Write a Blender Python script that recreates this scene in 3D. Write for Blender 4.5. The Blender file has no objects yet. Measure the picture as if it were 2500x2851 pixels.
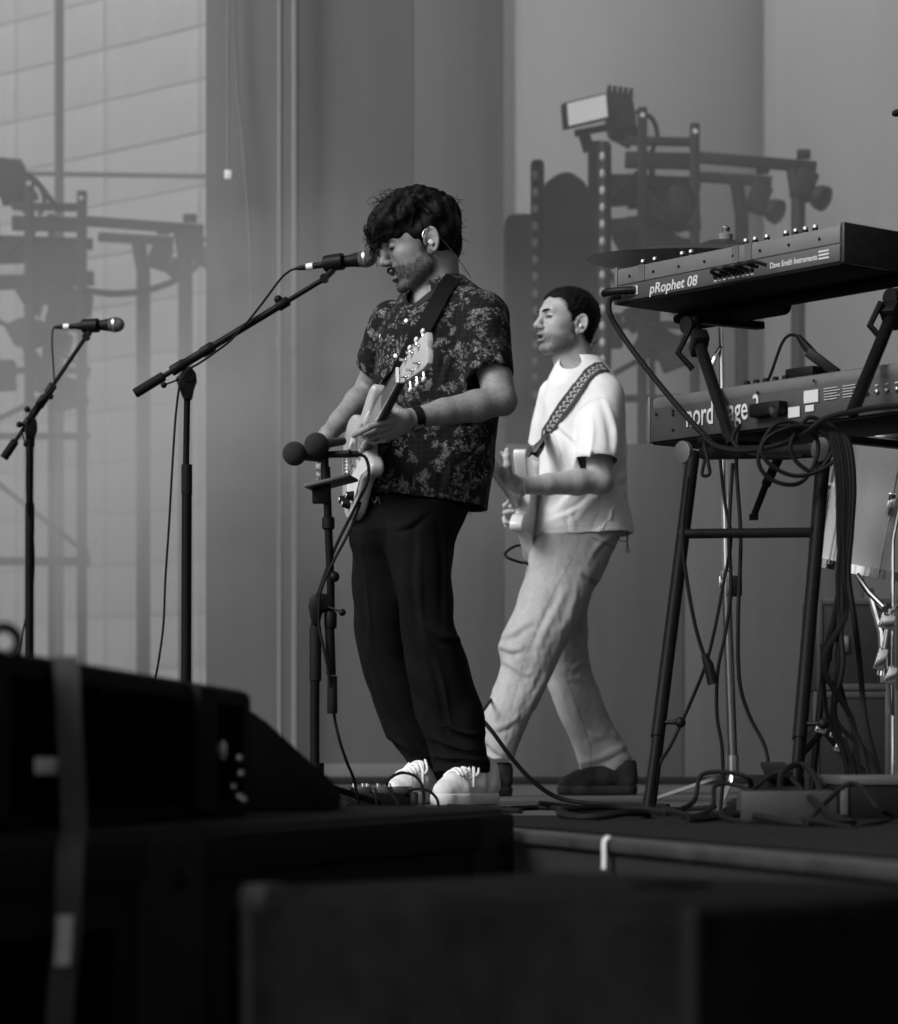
import bpy, bmesh, math, random
import numpy as np
from mathutils import Vector, Matrix, noise
from mathutils.bvhtree import BVHTree
from mathutils.kdtree import KDTree

random.seed(7); rng = np.random.default_rng(7)
scene = bpy.context.scene
C = scene.collection

# ------------------------------------------------------------------ camera
F = 7656.0            # focal length in photo pixels (photo is 2500 wide)
HY = 2092.0           # photo row of the horizon
CAMZ = 0.15           # camera height over the stage floor
cam_d = bpy.data.cameras.new('camera'); cam = bpy.data.objects.new('camera', cam_d); C.objects.link(cam)
cam.location = (0, 0, CAMZ); cam.rotation_euler = (math.radians(90), 0, 0)
cam_d.sensor_fit = 'HORIZONTAL'; cam_d.sensor_width = 36; cam_d.lens = 36 * F / 2500
cam_d.shift_y = (HY - 1425.5) / 2500
cam_d.clip_start = 0.05; cam_d.clip_end = 2000
cam_d.dof.use_dof = True; cam_d.dof.focus_distance = 7.65; cam_d.dof.aperture_fstop = 4.5
scene.camera = cam

# ------------------------------------------------------------------ light
SUN_EL, SUN_AZ = 37.0, 229.0     # azimuth from +Y clockwise: light comes from the left and a little from the camera side
w = bpy.data.worlds.new('World'); scene.world = w; w.use_nodes = True
nt = w.node_tree; nt.nodes.clear()
sky = nt.nodes.new('ShaderNodeTexSky'); sky.sky_type = 'NISHITA'; sky.sun_disc = False
sky.sun_elevation = math.radians(SUN_EL); sky.sun_rotation = math.radians(SUN_AZ)
sky.dust_density = 4.0; sky.air_density = 1.0
bw = nt.nodes.new('ShaderNodeRGBToBW')
bg = nt.nodes.new('ShaderNodeBackground'); bg.inputs['Strength'].default_value = 0.07
wo = nt.nodes.new('ShaderNodeOutputWorld')
nt.links.new(sky.outputs[0], bw.inputs[0]); nt.links.new(bw.outputs[0], bg.inputs[0]); nt.links.new(bg.outputs[0], wo.inputs[0])
sd = bpy.data.lights.new('sun', 'SUN'); sun = bpy.data.objects.new('sun', sd); C.objects.link(sun)
sd.energy = 1.5; sd.angle = math.radians(26); sd.color = (1, 1, 1)
az, el = math.radians(SUN_AZ), math.radians(SUN_EL)
sdir = Vector((math.sin(az) * math.cos(el), math.cos(az) * math.cos(el), math.sin(el)))   # towards the sun
sun.rotation_euler = sdir.to_track_quat('Z', 'Y').to_euler(); sun.location = (-8, -4, 9)
scene.view_settings.view_transform = 'Standard'; scene.view_settings.look = 'None'
scene.view_settings.gamma = 1.0; scene.view_settings.use_curve_mapping = False
scene.view_settings.exposure = 0.8
scene.cycles.use_denoising = True
scene.cycles.volume_bounces = 1; scene.cycles.max_bounces = 6; scene.cycles.diffuse_bounces = 3
scene.cycles.filter_width = 1.6

# ------------------------------------------------------------------ helpers
def P(px, py, D):
    """photo pixel at distance D -> point in the place"""
    return Vector(((px - 1250.0) / F * D, D, CAMZ + (HY - py) / F * D))
def PP(pts): return [P(*p) for p in pts]
def S(px, D): return px * D / F

_m = {}
def mat(name, v, rough=0.6, metal=0.0, var=0.12, scale=18.0, bump=0.0, bscale=160.0, spec=0.5, attr=None, v2=0.03, trans=0.0, coord='Object', stretch=(1, 1, 1), sheen=0.0):
    if name in _m: return _m[name]
    m = bpy.data.materials.new(name); m.use_nodes = True; n = m.node_tree; L = n.links
    b = n.nodes['Principled BSDF']
    b.inputs['Roughness'].default_value = rough; b.inputs['Metallic'].default_value = metal
    b.inputs['Specular IOR Level'].default_value = spec
    if sheen: b.inputs['Sheen Weight'].default_value = sheen
    tc = n.nodes.new('ShaderNodeTexCoord'); mp = n.nodes.new('ShaderNodeMapping'); mp.inputs['Scale'].default_value = stretch
    L.new(tc.outputs[coord], mp.inputs[0])
    tx = n.nodes.new('ShaderNodeTexNoise'); tx.inputs['Scale'].default_value = scale; tx.inputs['Detail'].default_value = 6; tx.inputs['Roughness'].default_value = 0.65
    L.new(mp.outputs[0], tx.inputs['Vector'])
    mr = n.nodes.new('ShaderNodeMapRange'); mr.inputs[1].default_value = 0.28; mr.inputs[2].default_value = 0.72
    mr.inputs[3].default_value = v * (1 - var); mr.inputs[4].default_value = v * (1 + var)
    L.new(tx.outputs['Fac'], mr.inputs[0])
    out = mr.outputs[0]
    if attr:
        at = n.nodes.new('ShaderNodeAttribute'); at.attribute_name = attr
        mx = n.nodes.new('ShaderNodeMix'); mx.data_type = 'FLOAT'
        L.new(at.outputs['Fac'], mx.inputs[0]); L.new(out, mx.inputs[2]); mx.inputs[3].default_value = v2
        out = mx.outputs[0]
    L.new(out, b.inputs['Base Color'])
    rr = n.nodes.new('ShaderNodeMapRange'); rr.inputs[3].default_value = max(0.02, rough - 0.08); rr.inputs[4].default_value = min(1, rough + 0.08)
    L.new(tx.outputs['Fac'], rr.inputs[0]); L.new(rr.outputs[0], b.inputs['Roughness'])
    if bump:
        bt = n.nodes.new('ShaderNodeTexNoise'); bt.inputs['Scale'].default_value = bscale; bt.inputs['Detail'].default_value = 4
        L.new(mp.outputs[0], bt.inputs['Vector'])
        bn = n.nodes.new('ShaderNodeBump'); bn.inputs['Strength'].default_value = bump; bn.inputs['Distance'].default_value = 0.004
        L.new(bt.outputs['Fac'], bn.inputs['Height']); L.new(bn.outputs[0], b.inputs['Normal'])
    _m[name] = m
    return m

ORG = {}
def org(o): return ORG.get(o.name, Vector((0, 0, 0))) if o else Vector((0, 0, 0))

def thing(name, label, cat, loc=(0, 0, 0), group=None):
    o = bpy.data.objects.new(name, None); o.empty_display_size = 0.1; C.objects.link(o); o.location = loc
    o['label'] = label; o['category'] = cat
    if group: o['group'] = group
    ORG[o.name] = Vector(loc)
    return o
def tag(o, label=None, cat=None, group=None, kind=None):
    if label: o['label'] = label
    if cat: o['category'] = cat
    if group: o['group'] = group
    if kind: o['kind'] = kind
    return o

def link_mesh(name, me, material, parent=None, loc=None):
    o = bpy.data.objects.new(name, me); C.objects.link(o)
    if material: me.materials.append(material)
    if parent is not None:
        o.parent = parent; ORG[o.name] = org(parent)
    else:
        ORG[o.name] = Vector(loc) if loc is not None else Vector((0, 0, 0))
        o.location = ORG[o.name]
    return o

class MB:
    def __init__(s): s.v = []; s.f = []
    def add(s, vs, fs):
        k = len(s.v); s.v += [Vector(p) for p in vs]; s.f += [tuple(i + k for i in q) for q in fs]; return s
    def box(s, c, h, R=None):
        R = R or Matrix.Identity(3); c = Vector(c)
        vs = [c + R @ Vector((sx * h[0], sy * h[1], sz * h[2])) for sx in (-1, 1) for sy in (-1, 1) for sz in (-1, 1)]
        return s.add(vs, [(0, 1, 3, 2), (4, 6, 7, 5), (0, 4, 5, 1), (2, 3, 7, 6), (0, 2, 6, 4), (1, 5, 7, 3)])
    def bbox(s, a, b):  # box from corner a to corner b
        a, b = Vector(a), Vector(b); return s.box((a + b) / 2, [abs(x) / 2 for x in (b - a)])
    def beam(s, a, b, w, h, up=(0, 0, 1)):
        a, b = Vector(a), Vector(b); d = b - a; R = frame(d, up)
        return s.box((a + b) / 2, (d.length / 2, w / 2, h / 2), R)
    def tube(s, pts, r, n=8, caps=True, flat=1.0):
        pts = [Vector(p) for p in pts]; m = len(pts)
        rs = r if isinstance(r, (list, tuple)) else [r] * m
        t0 = (pts[1] - pts[0]).normalized(); a = Vector((0, 0, 1)) if abs(t0.z) < 0.9 else Vector((1, 0, 0))
        u = t0.cross(a).normalized(); vs = []
        for i in range(m):
            t = (pts[min(i + 1, m - 1)] - pts[max(i - 1, 0)])
            t = t.normalized() if t.length > 1e-9 else t0
            u = (u - t * u.dot(t)); u = u.normalized() if u.length > 1e-6 else t.orthogonal().normalized()
            v = t.cross(u)
            for k in range(n):
                q = 2 * math.pi * k / n
                vs.append(pts[i] + u * (math.cos(q) * rs[i]) + v * (math.sin(q) * rs[i] * flat))
        fs = [(i * n + k, i * n + (k + 1) % n, (i + 1) * n + (k + 1) % n, (i + 1) * n + k) for i in range(m - 1) for k in range(n)]
        if caps: fs += [tuple(range(n - 1, -1, -1)), tuple((m - 1) * n + k for k in range(n))]
        return s.add(vs, fs)
    def lathe(s, prof, o, ax, n=20, up=None):
        o = Vector(o); R = frame(Vector(ax), up or (0.13, 0.31, 0.94)); vs = []; m = len(prof)
        for (t, r) in prof:
            for k in range(n):
                q = 2 * math.pi * k / n; vs.append(o + R @ Vector((t, r * math.cos(q), r * math.sin(q))))
        fs = [(i * n + k, (i + 1) * n + k, (i + 1) * n + (k + 1) % n, i * n + (k + 1) % n) for i in range(m - 1) for k in range(n)]
        fs += [tuple(range(n)), tuple((m - 1) * n + k for k in range(n - 1, -1, -1))]
        return s.add(vs, fs)
    def ball(s, c, r, n=14, m=9, R=None):
        c = Vector(c); r = r if isinstance(r, (list, tuple)) else (r, r, r); R = R or Matrix.Identity(3); vs = []
        for i in range(m + 1):
            th = math.pi * i / m
            for k in range(n):
                q = 2 * math.pi * k / n
                vs.append(c + R @ Vector((r[0] * math.sin(th) * math.cos(q), r[1] * math.sin(th) * math.sin(q), r[2] * math.cos(th))))
        return s.add(vs, [(i * n + k, (i + 1) * n + k, (i + 1) * n + (k + 1) % n, i * n + (k + 1) % n) for i in range(m) for k in range(n)])
    def prism(s, poly, off):
        poly = [Vector(p) for p in poly]; off = Vector(off); n = len(poly)
        return s.add(poly + [p + off for p in poly], [tuple(range(n - 1, -1, -1)), tuple(range(n, 2 * n))] + [(k, (k + 1) % n, n + (k + 1) % n, n + k) for k in range(n)])
    def ribbon(s, pts, wid, nrm, th):   # a strap: width vectors wid, normals nrm
        n = len(pts); vs = []
        for p, w_, q in zip(pts, wid, nrm):
            p, w_, q = Vector(p), Vector(w_), Vector(q)
            vs += [p - w_ , p + w_, p + w_ + q * th, p - w_ + q * th]
        fs = []
        for i in range(n - 1):
            for k in range(4): fs.append((i * 4 + k, i * 4 + (k + 1) % 4, (i + 1) * 4 + (k + 1) % 4, (i + 1) * 4 + k))
        fs += [(3, 2, 1, 0), tuple((n - 1) * 4 + k for k in range(4))]
        return s.add(vs, fs)
    def build(s, name, material, parent=None, loc=None, smooth=35, bev=0, seg=2):
        o0 = org(parent) if parent is not None else (Vector(loc) if loc is not None else Vector((0, 0, 0)))
        me = bpy.data.meshes.new(name); me.from_pydata([p - o0 for p in s.v], [], s.f)
        bm = bmesh.new(); bm.from_mesh(me); bmesh.ops.remove_doubles(bm, verts=bm.verts, dist=1e-6); bmesh.ops.recalc_face_normals(bm, faces=bm.faces)
        if bev:
            es = [e for e in bm.edges if len(e.link_faces) == 2 and e.calc_face_angle(0) > 0.5]
            bmesh.ops.bevel(bm, geom=es, offset=bev, segments=seg, affect='EDGES', profile=0.5, clamp_overlap=True)
        bm.to_mesh(me); bm.free()
        if smooth:
            me.polygons.foreach_set('use_smooth', [True] * len(me.polygons)); me.set_sharp_from_angle(angle=math.radians(smooth))
        return link_mesh(name, me, material, parent, loc)

def frame(d, up=(0, 0, 1)):
    """matrix whose columns are x = along d, z = near up"""
    x = Vector(d).normalized(); z = Vector(up); z = z - x * z.dot(x)
    z = z.normalized() if z.length > 1e-5 else x.orthogonal().normalized()
    y = z.cross(x)
    return Matrix((x, y, z)).transposed()

def curve(pts, sub=6):
    """Catmull-Rom through the points"""
    p = [Vector(q) for q in pts]; p = [p[0] * 2 - p[1]] + p + [p[-1] * 2 - p[-2]]; out = []
    for i in range(1, len(p) - 2):
        for k in range(sub):
            t = k / sub; a, b, c_, d = p[i - 1], p[i], p[i + 1], p[i + 2]
            out.append(0.5 * ((2 * b) + (c_ - a) * t + (2 * a - 5 * b + 4 * c_ - d) * t * t + (3 * b - a - 3 * c_ + d) * t ** 3))
    out.append(p[-2]); return out

def text_mesh(name, s, size, o, R, material, parent, shear=0.0, depth=0.0006, align='LEFT', sx=1.0, offset=0.0):
    cu = bpy.data.curves.new(name, 'FONT'); cu.body = s; cu.size = size; cu.extrude = depth; cu.align_x = align; cu.shear = shear; cu.resolution_u = 3; cu.offset = offset
    t = bpy.data.objects.new(name + '_src', cu); C.objects.link(t)
    me = bpy.data.meshes.new_from_object(t.evaluated_get(bpy.context.evaluated_depsgraph_get()))
    bpy.data.objects.remove(t); bpy.data.curves.remove(cu)
    M = Matrix.Translation(Vector(o) - org(parent)) @ R.to_4x4() @ Matrix.Diagonal((sx, 1, 1, 1))
    me.transform(M); me.name = name; me.materials.clear()
    return link_mesh(name, me, material, parent)

def copy_tree(o, parent=None):
    c = o.copy(); C.objects.link(c); c.parent = parent
    for ch in list(o.children): copy_tree(ch, c)
    return c

def cable(name, pts, r, material, label, cat='cable', group=None, sub=6, n=6):
    o = MB().tube(curve(pts, sub), r, n).build(name, material, loc=Vector(pts[0]))
    return tag(o, label, cat, group)
# ------------------------------------------------------------------ materials
M_black = mat('black_metal', 0.0055, 0.45, var=0.2, spec=0.08)
M_blackp = mat('black_plastic', 0.005, 0.5, var=0.2, spec=0.14)
M_rubber = mat('black_rubber', 0.007, 0.7, var=0.2, spec=0.12)
M_cabinet = mat('cabinet_paint', 0.010, 0.75, var=0.25, scale=9, bump=0.35, bscale=260, spec=0.05)
M_cabdark = mat('cabinet_grille', 0.0032, 0.95, var=0.2, spec=0.0)
M_strapgrey = mat('grey_webbing', 0.03, 0.8, var=0.15, bump=0.3, bscale=500)
M_label = mat('paper_label', 0.5, 0.6, var=0.12, scale=60)
M_white = mat('white_plastic', 0.72, 0.4, var=0.05)
M_chrome = mat('chrome', 0.75, 0.12, metal=1.0, var=0.08)
M_steel = mat('dull_steel', 0.42, 0.32, metal=1.0, var=0.15)
M_grille = mat('mic_mesh', 0.12, 0.42, metal=0.9, var=0.35, scale=900, bump=0.8, bscale=900)
M_floor = mat('stage_deck', 0.055, 0.6, var=0.3, scale=3.0, bump=0.25, bscale=90, stretch=(0.25, 1.6, 1))
M_rear = mat('rear_deck', 0.04, 0.7, var=0.25, scale=3)
M_ground = mat('ground', 0.06, 0.9, var=0.3, scale=2, bump=0.3, bscale=30)
M_trim = mat('deck_edge_aluminium', 0.032, 0.55, var=0.5, scale=14)
M_truss = mat('truss_paint', 0.010, 0.6, var=0.2, spec=.2)
M_panel = mat('scenic_panel', 0.084, 0.65, var=0.14, scale=4, stretch=(2.0, 1, 0.12))
M_cloth = mat('pale_panel', 0.52, 0.75, var=0.16, scale=3.5, stretch=(1, 1, 0.4))
M_clothgap = mat('panel_gap', 0.50, 0.9)
M_column = mat('column_fabric', 0.37, 0.75, var=0.10, scale=2.5, bump=.3, bscale=14, stretch=(1, 1, .25))
M_pole = mat('pale_pole', 0.135, 0.5, var=0.1)
M_drape = mat('black_drape', 0.006, 0.9, var=0.3, scale=2)

# ------------------------------------------------------------------ the setting
def sheet(name, poly, z, m, th=0.0, loc=None):
    b = MB()
    if th: b.prism([(x, y, z) for x, y in poly], (0, 0, -th))
    else: b.add([(x, y, z) for x, y in poly], [tuple(range(len(poly)))])
    return b.build(name, m, smooth=0, loc=loc)
tag(sheet('ground', [(-300, -300), (300, -300), (300, 300), (-300, 300)], -1.42, M_ground), kind='structure')
stage_poly = [(-7, 6.35), (0.10, 6.35), (0.10, 5.37), (1.30, 1.35), (7, 1.35), (7, 12.55), (-7, 12.55)]
stage = tag(sheet('stage_floor', stage_poly, 0.0, M_floor, th=0.16), kind='structure')
# metal edging along the thrust of the deck
e0, e1 = Vector((0.10, 5.37, 0)), Vector((1.30, 1.35, 0)); ed = (e1 - e0).normalized(); en = Vector((-ed.y, ed.x, 0)) * -1
if en.x > 0: en = -en
tb = MB(); tb.beam(e0 + en * 0.012 + Vector((0, 0, -0.012)), e1 + en * 0.012 + Vector((0, 0, -0.012)), 0.02, 0.022)
tb.build('edge_trim', M_trim, stage, bev=0.004)
tb = MB(); tb.beam(e0 + en * 0.006 + Vector((0, 0, -0.72)), e1 + en * 0.006 + Vector((0, 0, -0.72)), 0.008, 1.38)
tb.build('stage_skirt', M_drape, stage)
# deck joints: shallow dark seams
tag(sheet('rear_floor', [(-8, 12.62), (8, 12.62), (8, 24), (-8, 24)], -0.02, M_rear, th=0.1), kind='structure')
tag(sheet('stage_carpet', [(0.12, 6.3), (0.12, 5.40), (1.30, 1.45), (6.9, 1.45), (6.9, 6.3)], 0.004, mat('stage_carpet', .012, .9, var=.4, scale=6, bump=.3, bscale=200, spec=.08)), kind='structure')
# step strip at the back of the deck
sb = MB().bbox((-6.9, 12.40, 0.0), (6.9, 12.52, 0.035)); tag(sb.build('rear_kerb', M_truss, loc=(0, 12.46, 0), bev=0.006), kind='structure')

# scenic centre wall
t = thing('scenic_wall', 'tall plain grey scenic wall behind the two guitarists', 'wall', (-0.46, 13.4, -0.02))
xl, xr = (573 - 1250) / F * 13.3, (1402 - 1250) / F * 13.3
xm = (1152 - 1250) / F * 13.3
MB().bbox((xl, 13.3, -0.02), (xm - 0.0005, 13.55, 6.2)).build('wall_panel', M_panel, t, bev=0.001)
MB().bbox((xm + 0.0005, 13.302, -0.02), (xr, 13.55, 6.2)).build('wall_panel', mat('scenic_panel_b', 0.074, 0.65, var=0.14, scale=4, stretch=(2, 1, .12)), t, bev=0.001)
MB().bbox((xl, 13.26, -0.019), (xr, 13.297, 0.09)).build('skirting', mat('skirting_paint', 0.11, .6), t, bev=0.005)
for px, wpx, lab in ((780, 17, 'narrow pale pipe standing left of its twin before the grey wall'), (822, 22, 'wider pale pipe standing right of its twin before the grey wall')):
    a = P(px, HY, 13.18); a.z = -0.02
    o = MB().lathe([(0, S(wpx / 2, 13.18)), (2.1, S(wpx / 2, 13.18)), (2.1, S(wpx / 2 + 3, 13.18)), (2.16, S(wpx / 2 + 3, 13.18)), (2.16, S(wpx / 2, 13.18)), (6, S(wpx / 2, 13.18))], a, (0, 0, 1), 14).build('pale_pipe', M_pole, loc=a)
    tag(o, lab, 'pipe', 'pale pipes before the grey wall')
a = P(635, 487, 13.2)
t = thing('hanging_hook', 'small pale hook block hanging on a thin line before the grey wall', 'hook', a)
MB().tube([P(633, -900, 13.2), P(635, 480, 13.2)], 0.006, 6).build('line', M_pole, t)
MB().box(a, (0.017, 0.012, 0.022)).build('block', M_white, t, bev=0.004)
cable('slack_line', [P(640, -900, 13.22), P(655, 100, 13.22), P(676, 400, 13.22), P(695, 660, 13.22), P(700, 900, 13.22)], 0.006, M_pole, 'thin slanting pale line sagging down the grey wall', 'line')

# pale side wall of the stage house, in panels
t0, t1 = P(0, HY, 20.0), P(573, HY, 18.6); wd = Vector((t1.x - t0.x, t1.y - t0.y, 0)).normalized(); wn = Vector((wd.y, -wd.x, 0))
if wn.y > 0: wn = -wn
c0 = Vector((t0.x, t0.y, -0.02)); pw, ph = 0.955, 0.363
side = thing('pale_side_wall', 'pale panelled side wall behind the hazy lighting tower', 'wall', c0)
R = Matrix((wd, -wn, Vector((0, 0, 1)))).transposed()
bk = MB().box(c0 + wd * 0.6 - wn * 0.12 + Vector((0, 0, 3.45)), (3.4, 0.05, 3.45), R); bk.build('backing', M_clothgap, side)
pm = MB().box((0, 0, 0), (pw / 2 - 0.006, 0.014, ph / 2 - 0.006)).build('panel', M_cloth, bev=0.004)
pm.parent = side; pm.rotation_euler = R.to_euler(); first = True
for i in range(-2, 4):
    for k in range(19):
        o = pm if first else pm.copy()
        if not first: C.objects.link(o)
        first = False
        o.location = wd * (0.125 + pw * (i + 0.5)) + Vector((0, 0, 0.02 + ph * (k + 0.5))) - wn * (0.055 + 0.008 * rng.random())
a = P(165, HY, 17.6); a.z = -0.02
tag(MB().tube([a, a + Vector((0, 0, 6.5))], S(13, 17.6), 10).build('upright_pole', M_truss, loc=a), 'dark upright pole in front of the pale panelled wall', 'pole')
a, b = P(40, 483, 17.5), P(640, 492, 17.4)
tag(MB().tube([a, b], S(6.5, 17.5), 8).build('cross_rail', M_truss, loc=a), 'thin level rail running from the hazy tower to the grey wall', 'rail')

# big round fabric columns
def column(cx, D, rpx, lab):
    a = P(cx, HY, D); a.z = -0.02; r = S(rpx, D)
    t = thing('fabric_column', lab, 'column', a, 'round fabric columns')
    MB().lathe([(0, r), (7, r)], a, (0, 0, 1), 96).build('fabric', M_column, t)
    MB().lathe([(0, r + 0.02), (0.12, r + 0.02), (0.121, r)], a, (0, 0, 1), 96).build('base_ring', M_panel, t)
    q = math.radians(200); MB().beam(a + Vector((math.cos(q) * (r + .001), math.sin(q) * (r + .001), 0)), a + Vector((math.cos(q) * (r + .001), math.sin(q) * (r + .001), 7)), 0.012, 0.012, up=(1, 0, 0)).build('seam', M_clothgap, t)
    return t
column(1785, 16.9, 350, 'wide round pale column behind the lighting tower with lamp arms')
column(2505, 16.2, 376, 'wide round pale column behind the synthesizer end panel')
a = P(1462, HY, 18.4); a.z = -.02
tag(MB().bbox((a.x - S(140, 18.4), 18.4, -.02), (a.x, 18.6, 6.8)).build('column_return', mat('return_fabric', 0.30, .7), loc=a, bev=.01), 'narrow flat pale strip between grey wall and round column', 'panel')
# added dark panel, stands in for the backdrop dimming toward the floor
xa, xb = (1404 - 1250) / F * 13.1, (2900 - 1250) / F * 13.1
t = thing('low_dark_fill', 'added low grey panel darkening the backdrop behind the striding man and the keyboards', 'wall', (1.5, 13.1, -.02))
for i in range(3):
    x0, x1 = xa + (xb - xa) * i / 3, xa + (xb - xa) * (i + 1) / 3; MB().bbox((x0 + .002, 13.06, -.02), (x1 - .002, 13.12, P(0, 1238, 13.1).z)).build('fill_panel', mat('low_fill_tone', .050, .6, var=.22, scale=4, stretch=(2, 1, .2)), t, bev=.01)
# unseen black sheets added to shade the stage: right, left and overhead
tag(MB().bbox((6.4, 2.0, 0.0), (6.5, 12.4, 7)).build('shade_drape', M_drape, loc=(6.45, 7, 0)), kind='structure')
tag(MB().bbox((-5.6, 8.8, 0.0), (-5.5, 12.4, 3.4)).build('shade_drape', M_drape, loc=(-5.55, 10, 0)), kind='structure')
tag(MB().bbox((-3.4, 2.6, 7.0), (7.0, 7.2, 7.2)).build('shade_roof', M_drape, loc=(1.5, 6, 7.0)), kind='structure')  # added roof slab, placed so its shade darkens the backdrop downward

# ------------------------------------------------------------------ lighting towers
def tower(D, label, group):
    base = P(1860, HY, D); base.z = -0.02
    T = thing('lighting_tower', label, 'lighting tower', base, group)
    def q(px, py, dd=0.0): return P(px, py, D + dd)
    def post(px, top, bot=None, wpx=26, dd=0.0, name='post', holes=True):
        a = q(px, top, dd); b = Vector((a.x, a.y, -0.02)); w_ = S(wpx, D)
        o = MB().beam(b, a, w_, w_, up=(0, 1, 0)).build(name, M_truss, T, bev=0.004)
        if holes: MB().lathe([(0, w_ * .28), (.004, w_ * .28)], a + Vector((0, -w_ / 2 - .001, -w_ * .9)), (0, -1, 0), 10).build('pin_hole', M_clothgap, o)
    post(1788, 300); post(1934, 345); post(1655, 395, wpx=36, dd=0.25, holes=False); post(1815, 420, wpx=18, dd=.3, holes=False)
    post(1580, 640, wpx=24, dd=.3, holes=False)
    def bar(name, pts, h=22, d=22, dd=0.0):
        b = MB()
        for (x0, y0), (x1, y1) in zip(pts, pts[1:]): b.beam(q(x0, y0, dd), q(x1, y1, dd), S(d, D), S(h, D))
        return b.build(name, M_truss, T, bev=0.003)
    bar('cross_bar', [(1740, 392), (1945, 396)], 22); bar('cross_bar', [(1740, 445), (1945, 450)], 44)
    bar('cross_bar', [(1640, 500), (1950, 512)], 34, dd=.12); bar('cross_bar', [(1560, 640), (1950, 618)], 44, dd=.15)
    bar('brace', [(1700, 380), (1800, 360)], 26, dd=.1); bar('brace', [(1800, 540), (1925, 640)], 12); bar('brace', [(1690, 560), (1790, 470)], 16, dd=.1)
    bar('brace', [(1590, 700), (1930, 900)], 14, dd=.2); bar('brace', [(1930, 920), (1600, 1100)], 14, dd=.2); bar('cross_bar', [(1575, 905), (1945, 905)], 20, dd=.1); bar('cross_bar', [(1575, 1110), (1945, 1110)], 20, dd=.1)
    bar('cross_bar', [(1575, 1500), (1945, 1500)], 26, dd=.1); bar('brace', [(1590, 1180), (1930, 1480)], 16, dd=.2)
    u = bar('lamp_arm', [(1940, 438), (2272, 466)], 30); lo = bar('lamp_arm', [(1940, 492), (2148, 506)], 28, dd=.35)
    for (px, py, dd, par) in ((2236, 452, 0, u), (2122, 494, .35, lo)):
        MB().lathe([(0, S(14, D)), (S(36, D), S(14, D))], q(px, py - 20, dd) + Vector((-S(18, D), -.02, 0)), (1, 0, 0), 12).build('clamp', M_truss, par)
    for (px, top, dd) in ((2222, 470, 0.0), (2065, 510, .35)):
        a = q(px - 14, top, dd); k = q(px, top + 90, dd); b = Vector((k.x, k.y, -.02)); MB().tube([a, k, b], S(20, D), 8).build('hanging_post', M_truss, T)
    # dense hardware bolted to the tower
    r2 = random.Random(3)
    for _ in range(26):
        x, y = r2.uniform(1700, 1920), r2.uniform(520, 1000); MB().box(q(x, y, r2.uniform(.05, .4)), (S(r2.uniform(20, 58), D), .06, S(r2.uniform(14, 46), D)), Matrix.Rotation(r2.uniform(-.5, .5), 3, 'Y')).build('hoist_gear', M_truss, T, bev=0.004)
    MB().tube(curve([q(1880, 500, -.05), q(1925, 535, -.08), q(1925, 585, -.08), q(1900, 622, -.05), q(1850, 600, -.05)]), S(6, D), 6).build('cable_loop', M_rubber, T)
    MB().tube(curve([q(1770, 310), q(1815, 330), q(1830, 380), q(1815, 420)]), S(7, D), 6).build('cable_loop', M_rubber, T)
    return T
def lamp_head(D, px, py, dd, label):
    a = P(px, py, D + dd); t = thing('lamp_head', label, 'lamp', a, 'lamp heads on the tower arms')
    MB().box(a + Vector((-S(42, D), 0, S(32, D))), (S(30, D), S(26, D), S(40, D)), Matrix.Rotation(.35, 3, 'Y')).build('yoke_box', M_truss, t, bev=.012)
    MB().lathe([(-S(40, D), S(16, D)), (-S(20, D), S(24, D)), (0, S(34, D)), (S(20, D), S(36, D)), (S(24, D), S(30, D))], a, (.75, -.55, -.45), 18).build('lamp_barrel', M_truss, t)
    return t
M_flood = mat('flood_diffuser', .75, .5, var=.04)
M_flood.node_tree.nodes['Principled BSDF'].inputs['Emission Color'].default_value = (1, 1, 1, 1); M_flood.node_tree.nodes['Principled BSDF'].inputs['Emission Strength'].default_value = .08  # faint glow added in place of daylight on the white face
DR, DL = 13.75, 15.4
def flood(D, label):
    c = P(1670, 315, D); t = thing('flood_light', label, 'flood light', c, 'flood lights on the towers')
    o, ux, uy = P(1578, 358, D - .15), P(1695, 330, D - .05) - P(1578, 358, D - .15), P(1572, 285, D - .15) - P(1578, 358, D - .15)
    nb = ux.cross(uy).normalized();  nb = nb if nb.y > 0 else -nb
    MB().prism([o, o + ux, o + ux + uy, o + uy], nb * .05).build('housing', M_truss, t, bev=.006)
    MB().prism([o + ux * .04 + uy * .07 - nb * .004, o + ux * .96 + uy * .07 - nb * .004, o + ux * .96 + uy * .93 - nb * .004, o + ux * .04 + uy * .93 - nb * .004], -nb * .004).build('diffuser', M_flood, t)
    b = MB().prism([P(1690, 258, D), P(1762, 272, D), P(1772, 330, D), P(1760, 392, D), P(1700, 360, D), P(1690, 330, D)], (0, .22, 0)); b.build('body', M_truss, t, bev=.01)
    b = MB()
    for k in range(5): b.box(P(1694 + k * 15, 262 + k * 2, D + .1), (S(5, D), .1, S(12, D)))
    b.build('cooling_fins', M_truss, t)
    MB().beam(P(1600, 372, D), P(1770, 340, D), .05, S(14, D)).build('yoke', M_truss, t)
    MB().beam(P(1625, 372, D), P(1640, 420, D), .05, S(30, D)).build('yoke', M_truss, t)
    return t
def led_tube(D, px, top, label, wpx=38):
    a = P(px, top, D); b = Vector((a.x, a.y, -.02)); t = thing('led_tube', label, 'led tube', b, 'unlit led tubes beside the tower')
    r = S(wpx / 2, D); MB().tube([b, a - Vector((0, 0, r * .5)), a], [r, r, r * .7], 12).build('housing', M_truss, t)
    zz = a.z - .08; lens = None
    for k in range(22):
        p = Vector((a.x - r * .35, a.y - r * .93, zz - k * S(47, D)))
        if p.z < .9: break
        MB().ball(p, (S(8, D), .01, S(13, D)), 8, 6).build('lens', mat('led_lens', .33, .35, var=.3), t)
    return t
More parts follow.
